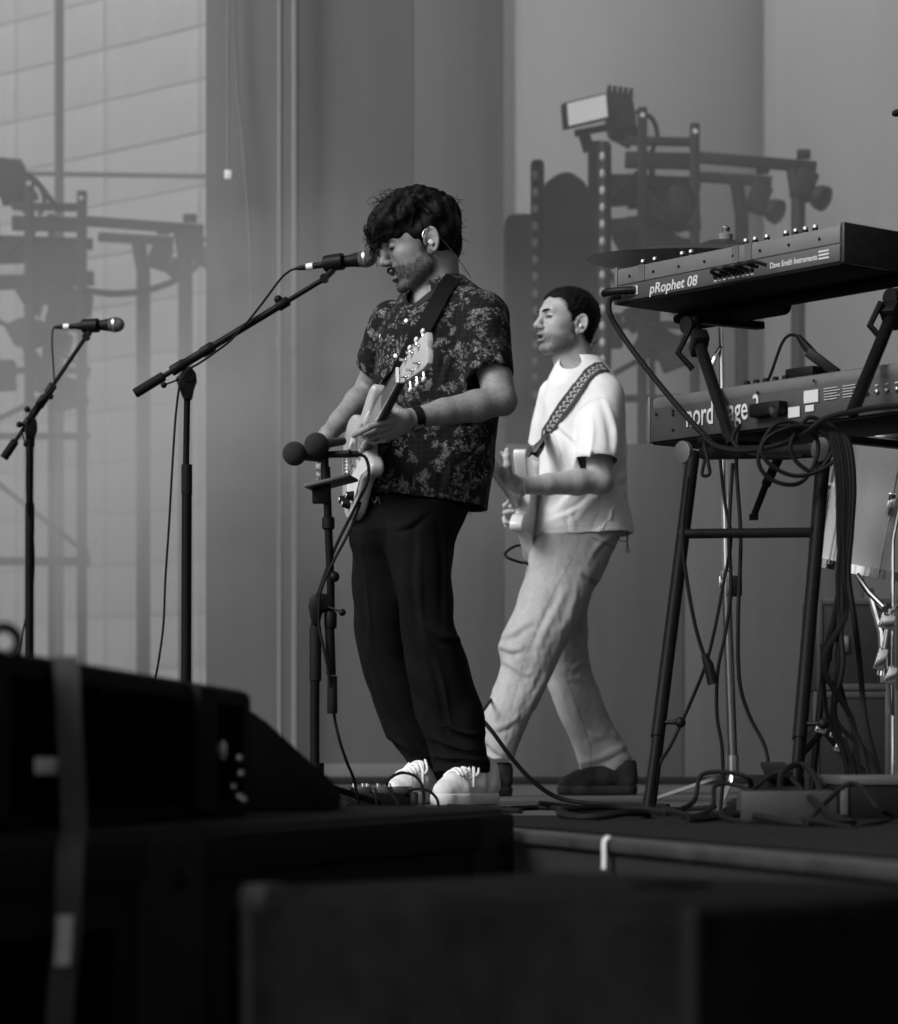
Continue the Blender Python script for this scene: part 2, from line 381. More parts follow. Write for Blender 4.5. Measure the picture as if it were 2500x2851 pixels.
def tower_set(D, tags):
    objs = [tower(D, tags[0], 'lighting towers')]
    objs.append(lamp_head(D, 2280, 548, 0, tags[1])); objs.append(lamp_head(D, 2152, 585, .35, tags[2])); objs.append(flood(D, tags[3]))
    return objs

right = tower_set(DR, ['dark lighting tower with two lamp arms beside the round columns', 'round lamp head at the end of the longer arm of the column-side tower',
                       'round lamp head at the end of the shorter arm of the column-side tower', 'flood light with a white face atop the column-side tower'])
led_tube(DR, 1496, 447, 'shorter unlit led tube beside the tarpaulin hump')
led_tube(DR - .2, 1683, 395, 'taller unlit led tube standing against the lighting tower')
ltags = ['hazy grey lighting tower with lamp arms before the pale panelled wall', 'hazy lamp head at the longer arm end before the pale wall',
         'hazy lamp head at the shorter arm end before the pale wall', 'hazy flood light box atop the tower before the pale wall']
ref = P(1934, HY, DR); tgt = P(228, HY, DL); k = 1.12
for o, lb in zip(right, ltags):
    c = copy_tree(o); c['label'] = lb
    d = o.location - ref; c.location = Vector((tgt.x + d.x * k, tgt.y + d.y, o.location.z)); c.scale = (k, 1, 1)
# tarpaulin-covered gear left of the tower
Dt = 14.15
t = thing('covered_crate', 'tarpaulin-covered gear heap behind the led tubes', 'covered gear', Vector((P(1545, HY, Dt).x, Dt, -.02)))
def hump(pts, dd, depth, name):
    o = MB().prism([P(x, y, Dt + dd) if y < 2200 else Vector((P(x, HY, Dt + dd).x, Dt + dd, -.02)) for x, y in pts], (0, depth, 0)).build(name, M_truss, t, bev=.03, seg=3); return o
hump([(1404, 2300), (1404, 612), (1418, 594), (1484, 592), (1484, 2300)], .35, .4, 'cover')
hump([(1490, 2300), (1492, 560), (1520, 505), (1555, 478), (1590, 474), (1625, 500), (1655, 545), (1690, 580), (1690, 2300)], 0, .45, 'cover')
cable('hanging_cable', [P(232, 808, DL - .3), P(330, 818, DL - .3), P(440, 800, DL - .2), P(530, 755, DL), P(572, 700, DL + .3)], .02, M_rubber, 'sagging cable strung between the hazy tower posts', 'cable')
cable('power_cable', [P(70, 482, DL - .1), P(105, 510, DL - .1), P(140, 555, DL - .1), P(165, 585, DL)], .018, M_rubber, 'short cable looping off the hazy flood light box', 'cable')

# smoke bank at the back of the stage (starts behind the deck, holds walls, columns and towers)
hz = MB().bbox((-9, 12.585, -1.2), (9, 25, 9)).build('haze', None, smooth=0)
tag(hz, kind='stuff'); hz['label'] = 'pale stage smoke hanging in front of the back walls'
hm = bpy.data.materials.new('smoke'); hm.use_nodes = True; hn = hm.node_tree; hn.nodes.clear()
ho = hn.nodes.new('ShaderNodeOutputMaterial'); hv = hn.nodes.new('ShaderNodeVolumePrincipled')
hv.inputs['Color'].default_value = (.85, .85, .85, 1); hv.inputs['Density'].default_value = 0.135; hv.inputs['Anisotropy'].default_value = 0.1
hn.links.new(hv.outputs[0], ho.inputs['Volume']); hz.data.materials.append(hm)

def smoke_puff(px, py, D, r, dens):
    c = P(px, py, D); o = MB().ball(c, r, 40, 24).build('smoke_puff', None, loc=c); tag(o, kind='stuff'); o['label'] = 'soft drifting puff of stage smoke low before the back walls'
    m = bpy.data.materials.new('smoke_puff'); m.use_nodes = True; n = m.node_tree; n.nodes.clear(); a = n.nodes.new('ShaderNodeOutputMaterial'); b = n.nodes.new('ShaderNodeVolumePrincipled')
    b.inputs['Color'].default_value = (.85, .85, .85, 1); tc = n.nodes.new('ShaderNodeTexCoord'); mp = n.nodes.new('ShaderNodeMapping'); mp.inputs['Scale'].default_value = (1 / r[0], 1 / r[1], 1 / r[2]); gr = n.nodes.new('ShaderNodeTexGradient'); gr.gradient_type = 'QUADRATIC_SPHERE'
    nz = n.nodes.new('ShaderNodeTexNoise'); nz.inputs['Scale'].default_value = 1.6; nz.inputs['Detail'].default_value = 3; mr = n.nodes.new('ShaderNodeMapRange'); mr.inputs[1].default_value = .3; mr.inputs[2].default_value = .7; mr.inputs[3].default_value = .3 * dens; mr.inputs[4].default_value = 1.7 * dens
    mu = n.nodes.new('ShaderNodeMath'); mu.operation = 'MULTIPLY'; n.links.new(tc.outputs['Object'], mp.inputs[0]); n.links.new(mp.outputs[0], gr.inputs[0]); n.links.new(tc.outputs['Object'], nz.inputs['Vector']); n.links.new(nz.outputs['Fac'], mr.inputs[0]); n.links.new(gr.outputs['Fac'], mu.inputs[0]); n.links.new(mr.outputs[0], mu.inputs[1]); n.links.new(mu.outputs[0], b.inputs['Density']); n.links.new(b.outputs[0], a.inputs['Volume']); o.data.materials.append(m)
smoke_puff(330, 1350, 13.75, (2.0, 1.0, 1.6), 1.3)
smoke_puff(700, 1050, 12.94, (1.5, .32, 1.5), 1.8)
smoke_puff(1250, 1250, 12.93, (1.5, .31, 1.4), 1.1)
# ------------------------------------------------------------------ foreground loudspeakers
# long subwoofer row along the deck
s0, s1 = Vector((-0.786, 2.69, 0)), Vector((0.124, 5.2, 0)); sd_ = (s1 - s0).normalized(); sn = Vector((-sd_.y, sd_.x, 0))   # sn points left/away
zt = 0.046
def sub_box(a, b, name, lab):
    loc = (a + b) / 2 + sn * .35; loc.z = -1.42
    t = thing(name, lab, 'loudspeaker', loc, 'subwoofers along the stage edge')
    L_ = (b - a).length; R = Matrix((sd_, sn, Vector((0, 0, 1)))).transposed()
    def bx(x0, x1, y0, y1, z0, z1, nm, m, bev=.006):
        c = a + sd_ * ((x0 + x1) / 2) + sn * ((y0 + y1) / 2) + Vector((0, 0, (z0 + z1) / 2)); return MB().box(c, ((x1 - x0) / 2, (y1 - y0) / 2, (z1 - z0) / 2), R).build(nm, m, t, bev=bev)
    bx(0, L_, .012, .7, -1.42, zt, 'cabinet', M_cabinet, .022)
    bx(.0, L_, .0, .03, zt - .075, zt - .012, 'top_rail', M_cabinet, .008)
    bx(L_ - .2, L_ - .004, -.004, .03, -1.4, zt - .015, 'corner_post', mat('cabinet_paint_b', .014, .7, bump=.3, bscale=240, spec=.06), .012)
    bx(.10, L_ - .28, .004, .02, -1.3, zt - .13, 'grille', M_cabdark, .006)
    bx(.34, .70, -.006, .02, -.55, -.2, 'handle_recess', M_cabdark, .01)
    p = a + sd_ * (L_ - .09) + Vector((0, 0, zt - .07)); MB().lathe([(0, .016), (.006, .016), (.008, .008)], p - sn * .004, -sn, 16).build('bolt', M_black, t)
    return t
mid = s0 + sd_ * 1.30
sub_box(s0, mid - sd_ * .004, 'subwoofer', 'black subwoofer under the strapped speaker cabinet')
sub_box(mid + sd_ * .004, s1, 'subwoofer', 'black subwoofer with a corner bolt beside the deck edge')
# the cabinet that lies on them
a0, a1 = Vector((-0.72, 2.90, zt)), Vector((-0.311, 4.51, zt)); ad = (a1 - a0).normalized(); an = Vector((-ad.y, ad.x, 0)); La = (a1 - a0).length
loc = (a0 + a1) / 2 + an * .25; loc.z = zt
t = thing('speaker_cabinet', 'black slotted speaker cabinet lying on the subwoofers under a webbing strap', 'loudspeaker', loc)
h0, h1 = .258, .203
def cab(x0, x1, y0, y1, z0, z1, nm, m, bev=.004, par=None):
    def hh(x): return h0 + (h1 - h0) * x / La
    vs = []
    for x in (x0, x1):
        for y in (y0, y1):
            for z in (z0, z1): vs.append(a0 + ad * x + an * y + Vector((0, 0, z * hh(x))))
    b = MB(); b.add(vs, [(0, 1, 3, 2), (4, 6, 7, 5), (0, 4, 5, 1), (2, 3, 7, 6), (0, 2, 6, 4), (1, 5, 7, 3)]); return b.build(nm, m, par or t, bev=bev)
cab(0, La, .01, .5, .002, 1, 'cabinet', M_cabinet, .016)
for x0, x1 in ((.05, .45), (.63, .80), (.87, .96), (1.0, 1.34), (1.46, 1.58)): cab(x0, x1, -.002, .02, .12, .86, 'slot_panel', M_cabdark, .004)
cab(.80, .87, -.006, .02, .05, .97, 'rib', M_cabinet, .006); cab(.45, .63, -.006, .02, .05, .97, 'rib', M_cabinet, .006); cab(1.36, 1.44, -.006, .02, .05, .97, 'rib', M_cabinet, .006)
p = a0 + ad * .745 - an * .008 + Vector((0, 0, .085)); MB().box(p, (.038, .002, .011), Matrix((ad, an, Vector((0, 0, 1)))).transposed()).build('paper_label', M_label, t, bev=.0008)
for (px, py) in ((664, 2112), (668, 2155), (646, 2192), (632, 2228), (664, 2220), (676, 2228)):
    c = P(px, py, 4.375); MB().ball(c, (.0075, .006, .0075), 10, 7).build('steel_pin', M_steel, t)
c = P(612, 2090, 4.31); MB().lathe([(0, .016), (.006, .016), (.007, .009)], c, (-an), 16).build('latch_knob', M_steel, t)
c = P(10, 1787, 3.52); MB().tube([c + Vector((math.cos(q) * .019, 0, math.sin(q) * .019)) for q in [i * math.pi / 10 for i in range(21)]], .007, 8, caps=False).build('eye_bolt', M_black, t)
# webbing strap over the cabinet
Dst = 4.19
t = thing('webbing_strap', 'dark grey webbing strap hanging over the slotted cabinet', 'strap', P(190, 2700, 3.45))
q = PP([(192, 1830, 3.86), (184, 1832, 3.76), (186, 1842, 3.66), (192, 2000, 3.65), (200, 2140, 3.64), (206, 2290, 3.62), (196, 2380, 3.46), (188, 2600, 3.45), (172, 2760, 3.44), (160, 2950, 3.44)])
q = curve(q, 4); MB().ribbon(q, [Vector((S(34, 3.6), 0.006, 0))] * len(q), [Vector((0, -1, 0))] * len(q), .003).build('webbing', M_strapgrey, t)
q = curve(PP([(182, 2548, 3.44), (179, 2620, 3.43), (174, 2688, 3.42)]), 3); MB().ribbon(q, [Vector((S(20, 3.45), 0.004, 0))] * len(q), [Vector((0, -1, 0))] * len(q), .002).build('care_label', mat('strap_label', .3, .7, var=.2, scale=80), t)
# wedge at the far end, on the subwoofer
Dw = 4.75
t = thing('floor_wedge', 'black monitor wedge sloping down beside the slotted cabinet', 'monitor wedge', P(800, 2230, Dw))
prof = [(640, 1945), (716, 1990), (940, 2196), (952, 2212), (945, 2254), (640, 2254)]
w_ = MB().prism([Vector((P(x, y, Dw).x, Dw, max(zt, P(x, y, Dw).z))) for x, y in prof], (-.05, .40, 0)); w_.build('cabinet', M_cabdark, t, bev=.006)
MB().prism([P(724, 2012, Dw) + Vector((0, .04, .0)), P(930, 2200, Dw) + Vector((0, .04, .0)), P(930, 2200, Dw) + Vector((-.04, .36, .0)), P(724, 2012, Dw) + Vector((-.04, .36, 0))], (.004, 0, .006)).build('grille', M_cabdark, t)
# nearest box
z3 = 0.0
k0, k1, k2 = P(672, HY, 3.03), P(1935, HY, 2.62), P(2500, HY, 3.03)
k0.z = k1.z = k2.z = z3
u1 = (k0 - k1); u1.z = 0; L1 = u1.length; u1.normalize(); u2 = Vector((u1.y, -u1.x, 0)); u2 = u2 if u2.y > 0 else -u2
loc = k1 + u1 * L1 / 2 + u2 * .45; loc.z = -1.42
t = thing('subwoofer', 'nearest big black subwoofer with rounded corner edges below the stage', 'loudspeaker', loc, 'subwoofers along the stage edge')
R = Matrix((u1, u2, Vector((0, 0, 1)))).transposed()
def nb(x0, x1, y0, y1, z0, z1, nm, m, bev): 
    c = k1 + u1 * (x0 + x1) / 2 + u2 * (y0 + y1) / 2; c.z = (z0 + z1) / 2; return MB().box(c, ((x1 - x0) / 2, (y1 - y0) / 2, (z1 - z0) / 2), R).build(nm, m, t, bev=bev, seg=3)
nb(0, L1, 0, .55, -1.42, z3, 'cabinet', mat('near_cabinet', .0038, .7, var=.8, scale=9, bump=.4, bscale=200, spec=.04), .018)
nb(-.003, .02, -.003, .02, -1.4, z3 + .002, 'corner_edge', mat('corner_edge', .006, .5, spec=.05), .008)
nb(L1 - .02, L1 + .003, -.003, .02, -1.4, z3 + .002, 'corner_edge', mat('corner_edge', .006, .5, spec=.05), .008)
nb(L1 - .04, L1 + .004, -.004, .04, z3 - .03, z3 + .004, 'corner_cap', mat('corner_cap', .012, .5, spec=.08), .01)
nb(.06, L1 - .06, -.0015, .01, -1.3, z3 - .30, 'grille', mat('near_grille', .0016, .8, var=.25, spec=.05), .004)
nb(.24, .31, .30, .36, z3 + .0005, z3 + .004, 'socket_plate', M_cabdark, .001)
# white tape over the deck edge
p = P(1712, 2330, 4.72); p.z = 0
f = (p - e0).dot(ed); e = e0 + ed * f
q = [e + en * .020 + Vector((0, 0, .004)), e + en * .0275 + Vector((0, 0, -.003)), e + en * .029 + Vector((0, 0, -.014)), e + en * .03 + ed * .004 + Vector((0, 0, -.03)), e + en * .032 + ed * .008 + Vector((0, 0, -.052))]
q = curve(q, 4); o = MB().ribbon(q, [ed * .009] * len(q), [en * .6 + Vector((0, 0, .8))] * len(q), .0015).build('tape_strip', M_white, loc=e)
tag(o, 'short strip of white tape folded over the deck edge', 'tape')
# ------------------------------------------------------------------ microphones and stands
def microphone(tail, head, label, group, collar=True):
    """tail = end of the plug, head = front of the ball"""
    tail, head = Vector(tail), Vector(head); d = (head - tail); L_ = d.length; d.normalize(); k = L_ / .25
    t = thing('microphone', label, 'microphone', tail.lerp(head, .55), group)
    o = tail; x = lambda v: v * k
    MB().lathe([(x(.085), x(.0115)), (x(.11), x(.0145)), (x(.17), x(.0175)), (x(.196), x(.0215)), (x(.2), x(.0225))], o, d, 24).build('handle', M_blackp, t)
    MB().lathe([(x(.2), x(.022)), (x(.214), x(.0252)), (x(.2165), x(.0262)), (x(.2215), x(.0262)), (x(.224), x(.0252)), (x(.236), x(.0225)), (x(.245), x(.016)), (x(.2495), x(.008)), (x(.25), .001)], o, d, 28).build('grille', M_grille, t)
    MB().lathe([(x(.2155), x(.0268)), (x(.2225), x(.0268))], o, d, 28).build('grille_band', M_steel, t)
    pl = MB().lathe([(0, x(.004)), (x(.012), x(.0065)), (x(.03), x(.0085)), (x(.085), x(.0095))], o, d, 16).build('plug', M_blackp, t)
    if collar: MB().lathe([(x(.036), x(.0103)), (x(.056), x(.0103))], o, d, 16).build('tape_ring', M_white, pl)
    return t, d
def mic_clip(T, c, d, j, D):
    """clip hugging the mic handle at c, joint at j"""
    MB().lathe([(-.03, .0225), (-.028, .0245), (.028, .0252), (.03, .0235)], c, d, 20).build('mic_clip', M_blackp, T)
    MB().beam(Vector(c) - Vector((0, 0, .02)), Vector(j), .017, .026, up=(0, 1, 0)).build('clip_neck', M_blackp, T, bev=.005)
    MB().lathe([(-.014, .013), (.014, .013)], j, (0, 1, 0), 16).build('clip_joint', M_steel if False else M_blackp, T)

# --- boom stand reaching to the singer
D = 8.25
mc, md = microphone(P(822, 748, D + .02), P(1047, 716, D - .06), 'black vocal microphone with white tape ring at the singer\'s mouth', 'vocal microphones')
t = thing('microphone_stand', 'boom microphone stand reaching up to the singer in the patterned shirt', 'microphone stand', Vector((P(515, HY, D).x, D, 0)), 'boom microphone stands')
top = P(522, 1085, D); bot = Vector((top.x - .006, D + .01, 0))
b = MB().tube([P(521, 1110, D), P(516, 1400, D)], .0098, 12); b.build('upper_tube', M_black, t)
MB().tube([P(520, 1383, D), bot + Vector((0, 0, .03))], .0155, 14).build('lower_tube', M_black, t)
MB().lathe([(0, .0125), (.012, .0165), (.02, .0165), (.095, .0165), (.10, .0155)], P(520, 1386, D), (0, 0, 1), 16).build('height_grip', M_rubber, t)
MB().lathe([(0, .012), (.006, .0135), (.009, .0135)], P(522, 1112, D), (0, 0, 1), 16).build('ferrule', M_chrome, t)
MB().prism([P(487, 1052, D - .018), P(500, 1085, D - .018), P(510, 1112, D - .018), P(532, 1112, D - .018), P(538, 1082, D - .018), P(546, 1060, D - .018), P(544, 1036, D - .018), P(528, 1016, D - .018)], (0, .036, 0)).build('clutch', M_blackp, t, bev=.006)
MB().lathe([(-.024, .02), (.024, .02)], P(524, 1048, D), (0, 1, 0), 18).build('clutch_bolt', M_black, t)
bm0, bm1 = P(375, 1096, D), P(895, 781, D - .02); bd = (bm1 - bm0).normalized()
bl = (bm1 - bm0).length
MB().tube([bm0, bm1], .0078, 10).build('boom_rod', M_black, t)
MB().tube([bm0 + bd * .22, bm0 + bd * (bl * .79)], .0108, 10).build('boom_sleeve', M_black, t)
MB().lathe([(0, .013), (.004, .015), (.1, .0148), (.103, .012)], bm0, bd, 14).build('counterweight', M_rubber, t)
MB().lathe([(0, .0145), (.005, .0165), (.045, .0165), (.05, .0135), (.105, .0135), (.11, .0165), (.145, .0165), (.15, .013)], bm0 + bd * .128, bd, 16).build('boom_clamp', M_blackp, t)
MB().lathe([(0, .012), (.003, .0155), (.035, .0155), (.04, .012)], bm0 + bd * (bl * .765), bd, 16).build('sleeve_lock', M_blackp, t)
c = bm0 + bd * (bl * .78) + Vector((-.006, 0, .018)); MB().ball(c, .013, 12, 8).build('lock_knob', M_blackp, t)
a, b = P(500, 1056, D - .03), P(456, 1072, D - .05); h = MB().tube([a, b], .003, 6).build('lever', M_black, t); MB().ball(b, .0095, 12, 8).build('lever_knob', M_blackp, h)
mic_clip(t, P(930, 731, D - .03), md, P(903, 775, D - .025), D)
for q in (0.5, 2.6, 4.7): MB().tube([bot + Vector((0, 0, .06)), bot + Vector((math.cos(q) * .3, math.sin(q) * .3, .012))], .009, 8).build('leg', M_black, t)
MB().lathe([(0, .022), (.09, .022)], bot + Vector((0, 0, .02)), (0, 0, 1), 14).build('leg_hub', M_blackp, t)
cable('microphone_cable', PP([(824, 748, D + .02), (806, 755, D), (780, 778, D - .02), (735, 838, D - .03), (690, 895, D - .03), (668, 918, D - .03), (640, 950, D - .03), (600, 980, D - .025), (560, 1008, D - .025), (530, 1026, D - .03), (512, 1046, D - .035), (500, 1075, D - .03), (492, 1130, D - .02), (486, 1200, D - .02), (478, 1330, D - .02), (470, 1470, D), (460, 1620, D), (455, 1740, D), (440, 1850, D), (425, 1930, D + .05), (420, 2060, D + .08), (430, 2216, D + .1)]), .0034, M_rubber, 'black cable running down the boom of the singer\'s stand', 'cable', 'microphone cables', sub=5)

# --- the stand farther left
D = 9.75
mc, md = microphone(P(150, 911, D + .02), P(345, 903, D - .04), 'black vocal microphone with white tape ring on the stand nobody uses', 'vocal microphones')
t = thing('microphone_stand', 'unused boom microphone stand before the hazy lighting tower', 'microphone stand', Vector((P(84, HY, D).x, D, 0)), 'boom microphone stands')
bot = Vector((P(80, HY, D).x, D, 0))
MB().tube([P(86, 1205, D), P(84, 1420, D)], .0105, 12).build('upper_tube', M_black, t)
MB().tube([P(83, 1400, D), bot + Vector((0, 0, .03))], .0155, 14).build('lower_tube', M_black, t)
MB().lathe([(0, .0155), (.01, .0165), (.1, .0165), (.104, .012)], P(83, 1487, D), (0, 0, 1), 16).build('height_grip', M_rubber, t)
MB().lathe([(0, .0135), (.05, .0145), (.052, .012)], P(86, 1244, D), (0, 0, 1), 16).build('ferrule', M_blackp, t)
MB().prism([P(64, 1190, D - .018), P(74, 1222, D - .018), P(92, 1222, D - .018), P(101, 1195, D - .018), P(100, 1172, D - .018), P(90, 1152, D - .018)], (0, .036, 0)).build('clutch', M_blackp, t, bev=.006)
bm0, bm1 = P(10, 1276, D), P(234, 945, D - .02); bd = (bm1 - bm0).normalized(); bl = (bm1 - bm0).length
MB().tube([bm0, bm1], .0075, 10).build('boom_rod', M_black, t); MB().tube([bm0 + bd * .13, bm0 + bd * (bl * .56)], .0105, 10).build('boom_sleeve', M_black, t)
MB().lathe([(0, .013), (.004, .0155), (.072, .015), (.078, .01)], bm0, bd, 14).build('counterweight', M_rubber, t)
MB().lathe([(0, .014), (.004, .0165), (.03, .0165), (.035, .013), (.085, .013), (.09, .0165), (.125, .0165), (.13, .012)], bm0 + bd * .135, bd, 16).build('boom_clamp', M_blackp, t)
MB().lathe([(0, .012), (.003, .0155), (.035, .0155), (.04, .012)], bm0 + bd * (bl * .545), bd, 16).build('sleeve_lock', M_blackp, t)
for (px, py) in ((140, 1104), (76, 1140), (54, 1182)): MB().ball(P(px, py, D - .02), .0115, 10, 7).build('lock_knob', M_blackp, t)
h = MB().tube([P(60, 1200, D - .02), P(70, 1235, D - .03)], .003, 6).build('lever', M_black, t); MB().ball(P(71, 1237, D - .03), .009, 10, 7).build('lever_knob', M_blackp, h)
mic_clip(t, P(252, 907, D - .02), md, P(240, 938, D - .02), D)
for q in (0.2, 2.3, 4.4): MB().tube([bot + Vector((0, 0, .06)), bot + Vector((math.cos(q) * .3, math.sin(q) * .3, .012))], .009, 8).build('leg', M_black, t)
MB().lathe([(0, .022), (.09, .022)], bot + Vector((0, 0, .02)), (0, 0, 1), 14).build('leg_hub', M_blackp, t)
cable('microphone_cable', PP([(151, 911, D + .02), (146, 925, D + .02), (145, 960, D), (148, 1010, D), (151, 1060, D - .02), (150, 1080, D - .03), (128, 1105, D - .03), (100, 1128, D - .03), (80, 1160, D - .03), (74, 1210, D - .025), (75, 1280, D - .02), (74, 1350, D - .02), (78, 1420, D - .02), (92, 1500, D), (94, 1590, D), (86, 1660, D), (72, 1720, D), (55, 1800, D), (45, 1900, D), (40, 2210, D)]), .0033, M_rubber, 'black cable winding down the unused microphone stand', 'cable', 'microphone cables', sub=5)

# --- small folded stand in front of the singer with two ball microphones
D = 7.12
t = thing('microphone_stand', 'folded black stand carrying a small tray before the singer\'s guitar', 'microphone stand', Vector((P(878, HY, D).x, D, 0)), 'boom microphone stands')
MB().tube([P(908, 1300, D), P(914, 1460, D), P(921, 1640, D), P(921, 1720, D)], .0105, 12).build('boom_rod', M_black, t)
MB().tube([P(916, 1700, D), P(922, 1880, D)], .0125, 12).build('boom_sleeve', M_black, t)
MB().lathe([(0, .0125), (.004, .0135), (.095, .0128), (.098, .011)], P(925, 1987, D), (0, 0, 1), 14).build('counterweight', M_rubber, t)
MB().lathe([(0, .012), (.004, .0165), (.03, .0165), (.034, .012)], P(914, 1475, D), (0, 0, 1), 14).build('sleeve_lock', M_blackp, t)
MB().ball(P(930, 1606, D - .02), .0145, 12, 8).build('lock_knob', M_blackp, t)
MB().lathe([(0, .014), (.004, .0165), (.04, .0165), (.044, .014)], P(920, 1750, D), (0, 0, 1), 14).build('boom_clamp', M_blackp, t)
MB().prism([P(858, 1690, D - .02), P(862, 1662, D - .02), P(880, 1650, D - .02), P(925, 1655, D - .02), P(925, 1690, D - .02), P(895, 1706, D - .02), P(888, 1740, D - .02), P(868, 1740, D - .02)], (0, .04, 0)).build('clutch', M_blackp, t, bev=.006)
MB().tube([P(878, 1735, D), P(876, 1990, D), Vector((P(877, HY, D).x, D, .03))], .0125, 14).build('lower_tube', M_black, t)
MB().lathe([(0, .0125), (.004, .0155), (.14, .0155), (.145, .013)], P(878, 1898, D), (0, 0, 1), 14).build('height_grip', M_rubber, t)
h = MB().tube([P(915, 1690, D - .03), P(950, 1704, D - .05)], .003, 6).build('lever', M_black, t); MB().ball(P(953, 1705, D - .05), .0095, 12, 8).build('lever_knob', M_blackp, h)
bot = Vector((P(877, HY, D).x, D, 0))
for q in (0.9, 3.0, 5.1): MB().tube([bot + Vector((0, 0, .07)), bot + Vector((math.cos(q) * .26, math.sin(q) * .26, .012))], .009, 8).build('leg', M_black, t)
MB().lathe([(0, .024), (.1, .024)], bot + Vector((0, 0, .02)), (0, 0, 1), 14).build('leg_hub', M_blackp, t)
MB().prism([P(845, 1348, D - .06), P(970, 1318, D - .06), P(972, 1326, D - .06), P(847, 1358, D - .06)], (0.02, .14, 0)).build('tray', mat('tray_edge', .06, .5, var=.3), t, bev=.002)
MB().box(P(893, 1378, D), (.022, .02, .022)).build('tray_clamp', M_blackp, t, bev=.004)
MB().tube([P(905, 1340, D), P(903, 1250, D)], .011, 10).build('bar_post', M_blackp, t)
MB().tube([P(880, 1268, D), P(975, 1262, D - .05)], .009, 8).build('bar', M_blackp, t)
def ball_mic(c, end, label):
    c, end = Vector(c), Vector(end); d = (end - c).normalized(); L_ = (end - c).length
    o = thing('microphone', label, 'microphone', c, 'ball microphones on the folded stand')
    MB().ball(c, .0315, 20, 14).build('windscreen', mat('foam', .012, .95, var=.4, scale=300, bump=.8, bscale=600), o)
    MB().lathe([(.018, .0125), (.03, .0135), (L_ * .7, .0115), (L_, .0105)], c, d, 16).build('handle', mat('mic_grey', .045, .5), o)
    return o
ball_mic(P(820, 1263, D - .02), P(905, 1278, D + .06), 'ball microphone pointing outward lower on the folded stand')
ball_mic(P(881, 1238, D - .05), P(955, 1228, D + .06), 'ball microphone overlapping the guitar body, upper one on the folded stand')
t = thing('clip_microphone', 'small microphone with a bright collar clipped beside the guitar pickups', 'microphone', P(960, 1265, D))
MB().tube([P(930, 1266, D), P(1000, 1264, D)], .0085, 12).build('handle', M_blackp, t)
MB().lathe([(0, .0105), (.018, .0105)], P(955, 1265, D), (1, 0, 0), 14).build('collar', M_steel, t)
MB().tube(curve(PP([(998, 1264, D), (1018, 1275, D), (1027, 1310, D), (1020, 1350, D), (1000, 1390, D), (975, 1440, D), (940, 1510, D), (915, 1570, D), (890, 1640, D), (884, 1660, D - .02)])), .0042, 8).build('lead', M_rubber, t)
cable('microphone_cable', PP([(1003, 1400, D + .1), (985, 1450, D), (962, 1500, D - .01), (930, 1560, D - .02), (902, 1620, D - .03), (890, 1665, D - .03), (888, 1740, D - .02), (900, 1800, D - .02), (916, 1880, D - .02), (930, 1990, D + .02), (945, 2060, D + .02), (965, 2120, D + .05), (985, 2170, D + .1), (1000, 2244, D + .12)]), .0042, M_rubber, 'thick black cable along the folded stand down to the pedals', 'cable', 'microphone cables', sub=5)

# pedal board
D = 7.35
a, b = P(925, 2240, D), P(1148, 2236, D); z0 = 0.0
t = thing('pedal_board', 'low black pedal board with bright knobs before the singer\'s shoes', 'pedal board', Vector(((a.x + b.x) / 2, D + .12, 0)))
R = Matrix.Rotation(math.radians(-4), 3, 'Z')
MB().box(((a.x + b.x) / 2, D + .13, .02), (.112, .13, .018), R).build('base', M_black, t, bev=.004)
kx = [(985, 2182), (1010, 2172), (1022, 2178), (1052, 2178), (1085, 2178)]
for i in range(4):
    x = a.x + .03 + i * .052; MB().box((x, D + .1 + .01 * (i % 2), .043), (.022, .055, .012), R).build('pedal', mat('pedal_%d' % (i % 2), (.03, .012)[i % 2], .4), t, bev=.003)
for (px, py) in kx:
    p = P(px, py + 8, D + .1); MB().lathe([(0, .0045), (.013, .0038), (.014, .002)], Vector((p.x, p.y, .05)), (0, 0, 1), 12).build('knob', M_chrome, t)
for i, (x0, x1) in enumerate(((955, 1000), (1040, 1048), (1080, 1110))):
    MB().tube(curve(PP([(x0, 2195, D), (x0 + 6, 2200, D - .06), (x1, 2240, D - .1)])), .0035, 6).build('patch_lead', M_rubber, t)
cable('coiled_lead', PP([(1075, 2190, D + .08), (1085, 2168, D + .05), (1115, 2152, D + .02), (1150, 2158, D), (1172, 2180, D - .02), (1180, 2215, D - .03), (1178, 2246, D - .04)]), .0042, M_rubber, 'black lead arching over the pedal board to the white shoe', 'cable')
cable('coiled_lead', PP([(1120, 2215, D), (1150, 2198, D - .04), (1190, 2200, D - .06), (1215, 2222, D - .06), (1222, 2248, D - .07)]), .0042, M_rubber, 'short black lead curling against the white shoe toe', 'cable')

# ------------------------------------------------------------------ keyboards
kd = Vector((0.632, -0.775, 0)).normalized(); kn = Vector((kd.y, -kd.x, 0)).normalized()   # along the instruments / toward the audience
if kn.y > 0: kn = -kn
UP = Vector((0, 0, 1)); ki = -kn                       # ki: toward the player
M_synth = mat('synth_steel', 0.12, 0.42, var=.10, scale=14)
M_synthp = mat('synth_panel', 0.055, 0.4, var=.12, scale=30)
M_wood = mat('end_cheek', 0.012, 0.45, var=.3, scale=6, stretch=(1, 8, 8))
M_under = mat('synth_underside', 0.004, .7, spec=.1)
M_red = mat('nord_panel', 0.045, 0.38, var=.08)
M_redtop = mat('nord_top', 0.10, .4, var=.08)
M_print = mat('white_print', 0.5, .5, var=.03)
def kbox(o, x0, x1, y0, y1, z0, z1, nm, m, par, bev=.002, taper=None):
    c = o + kd * ((x0 + x1) / 2) + ki * ((y0 + y1) / 2) + UP * ((z0 + z1) / 2)
    return MB().box(c, ((x1 - x0) / 2, (y1 - y0) / 2, (z1 - z0) / 2), Matrix((kd, ki, UP)).transposed()).build(nm, m, par, bev=bev)
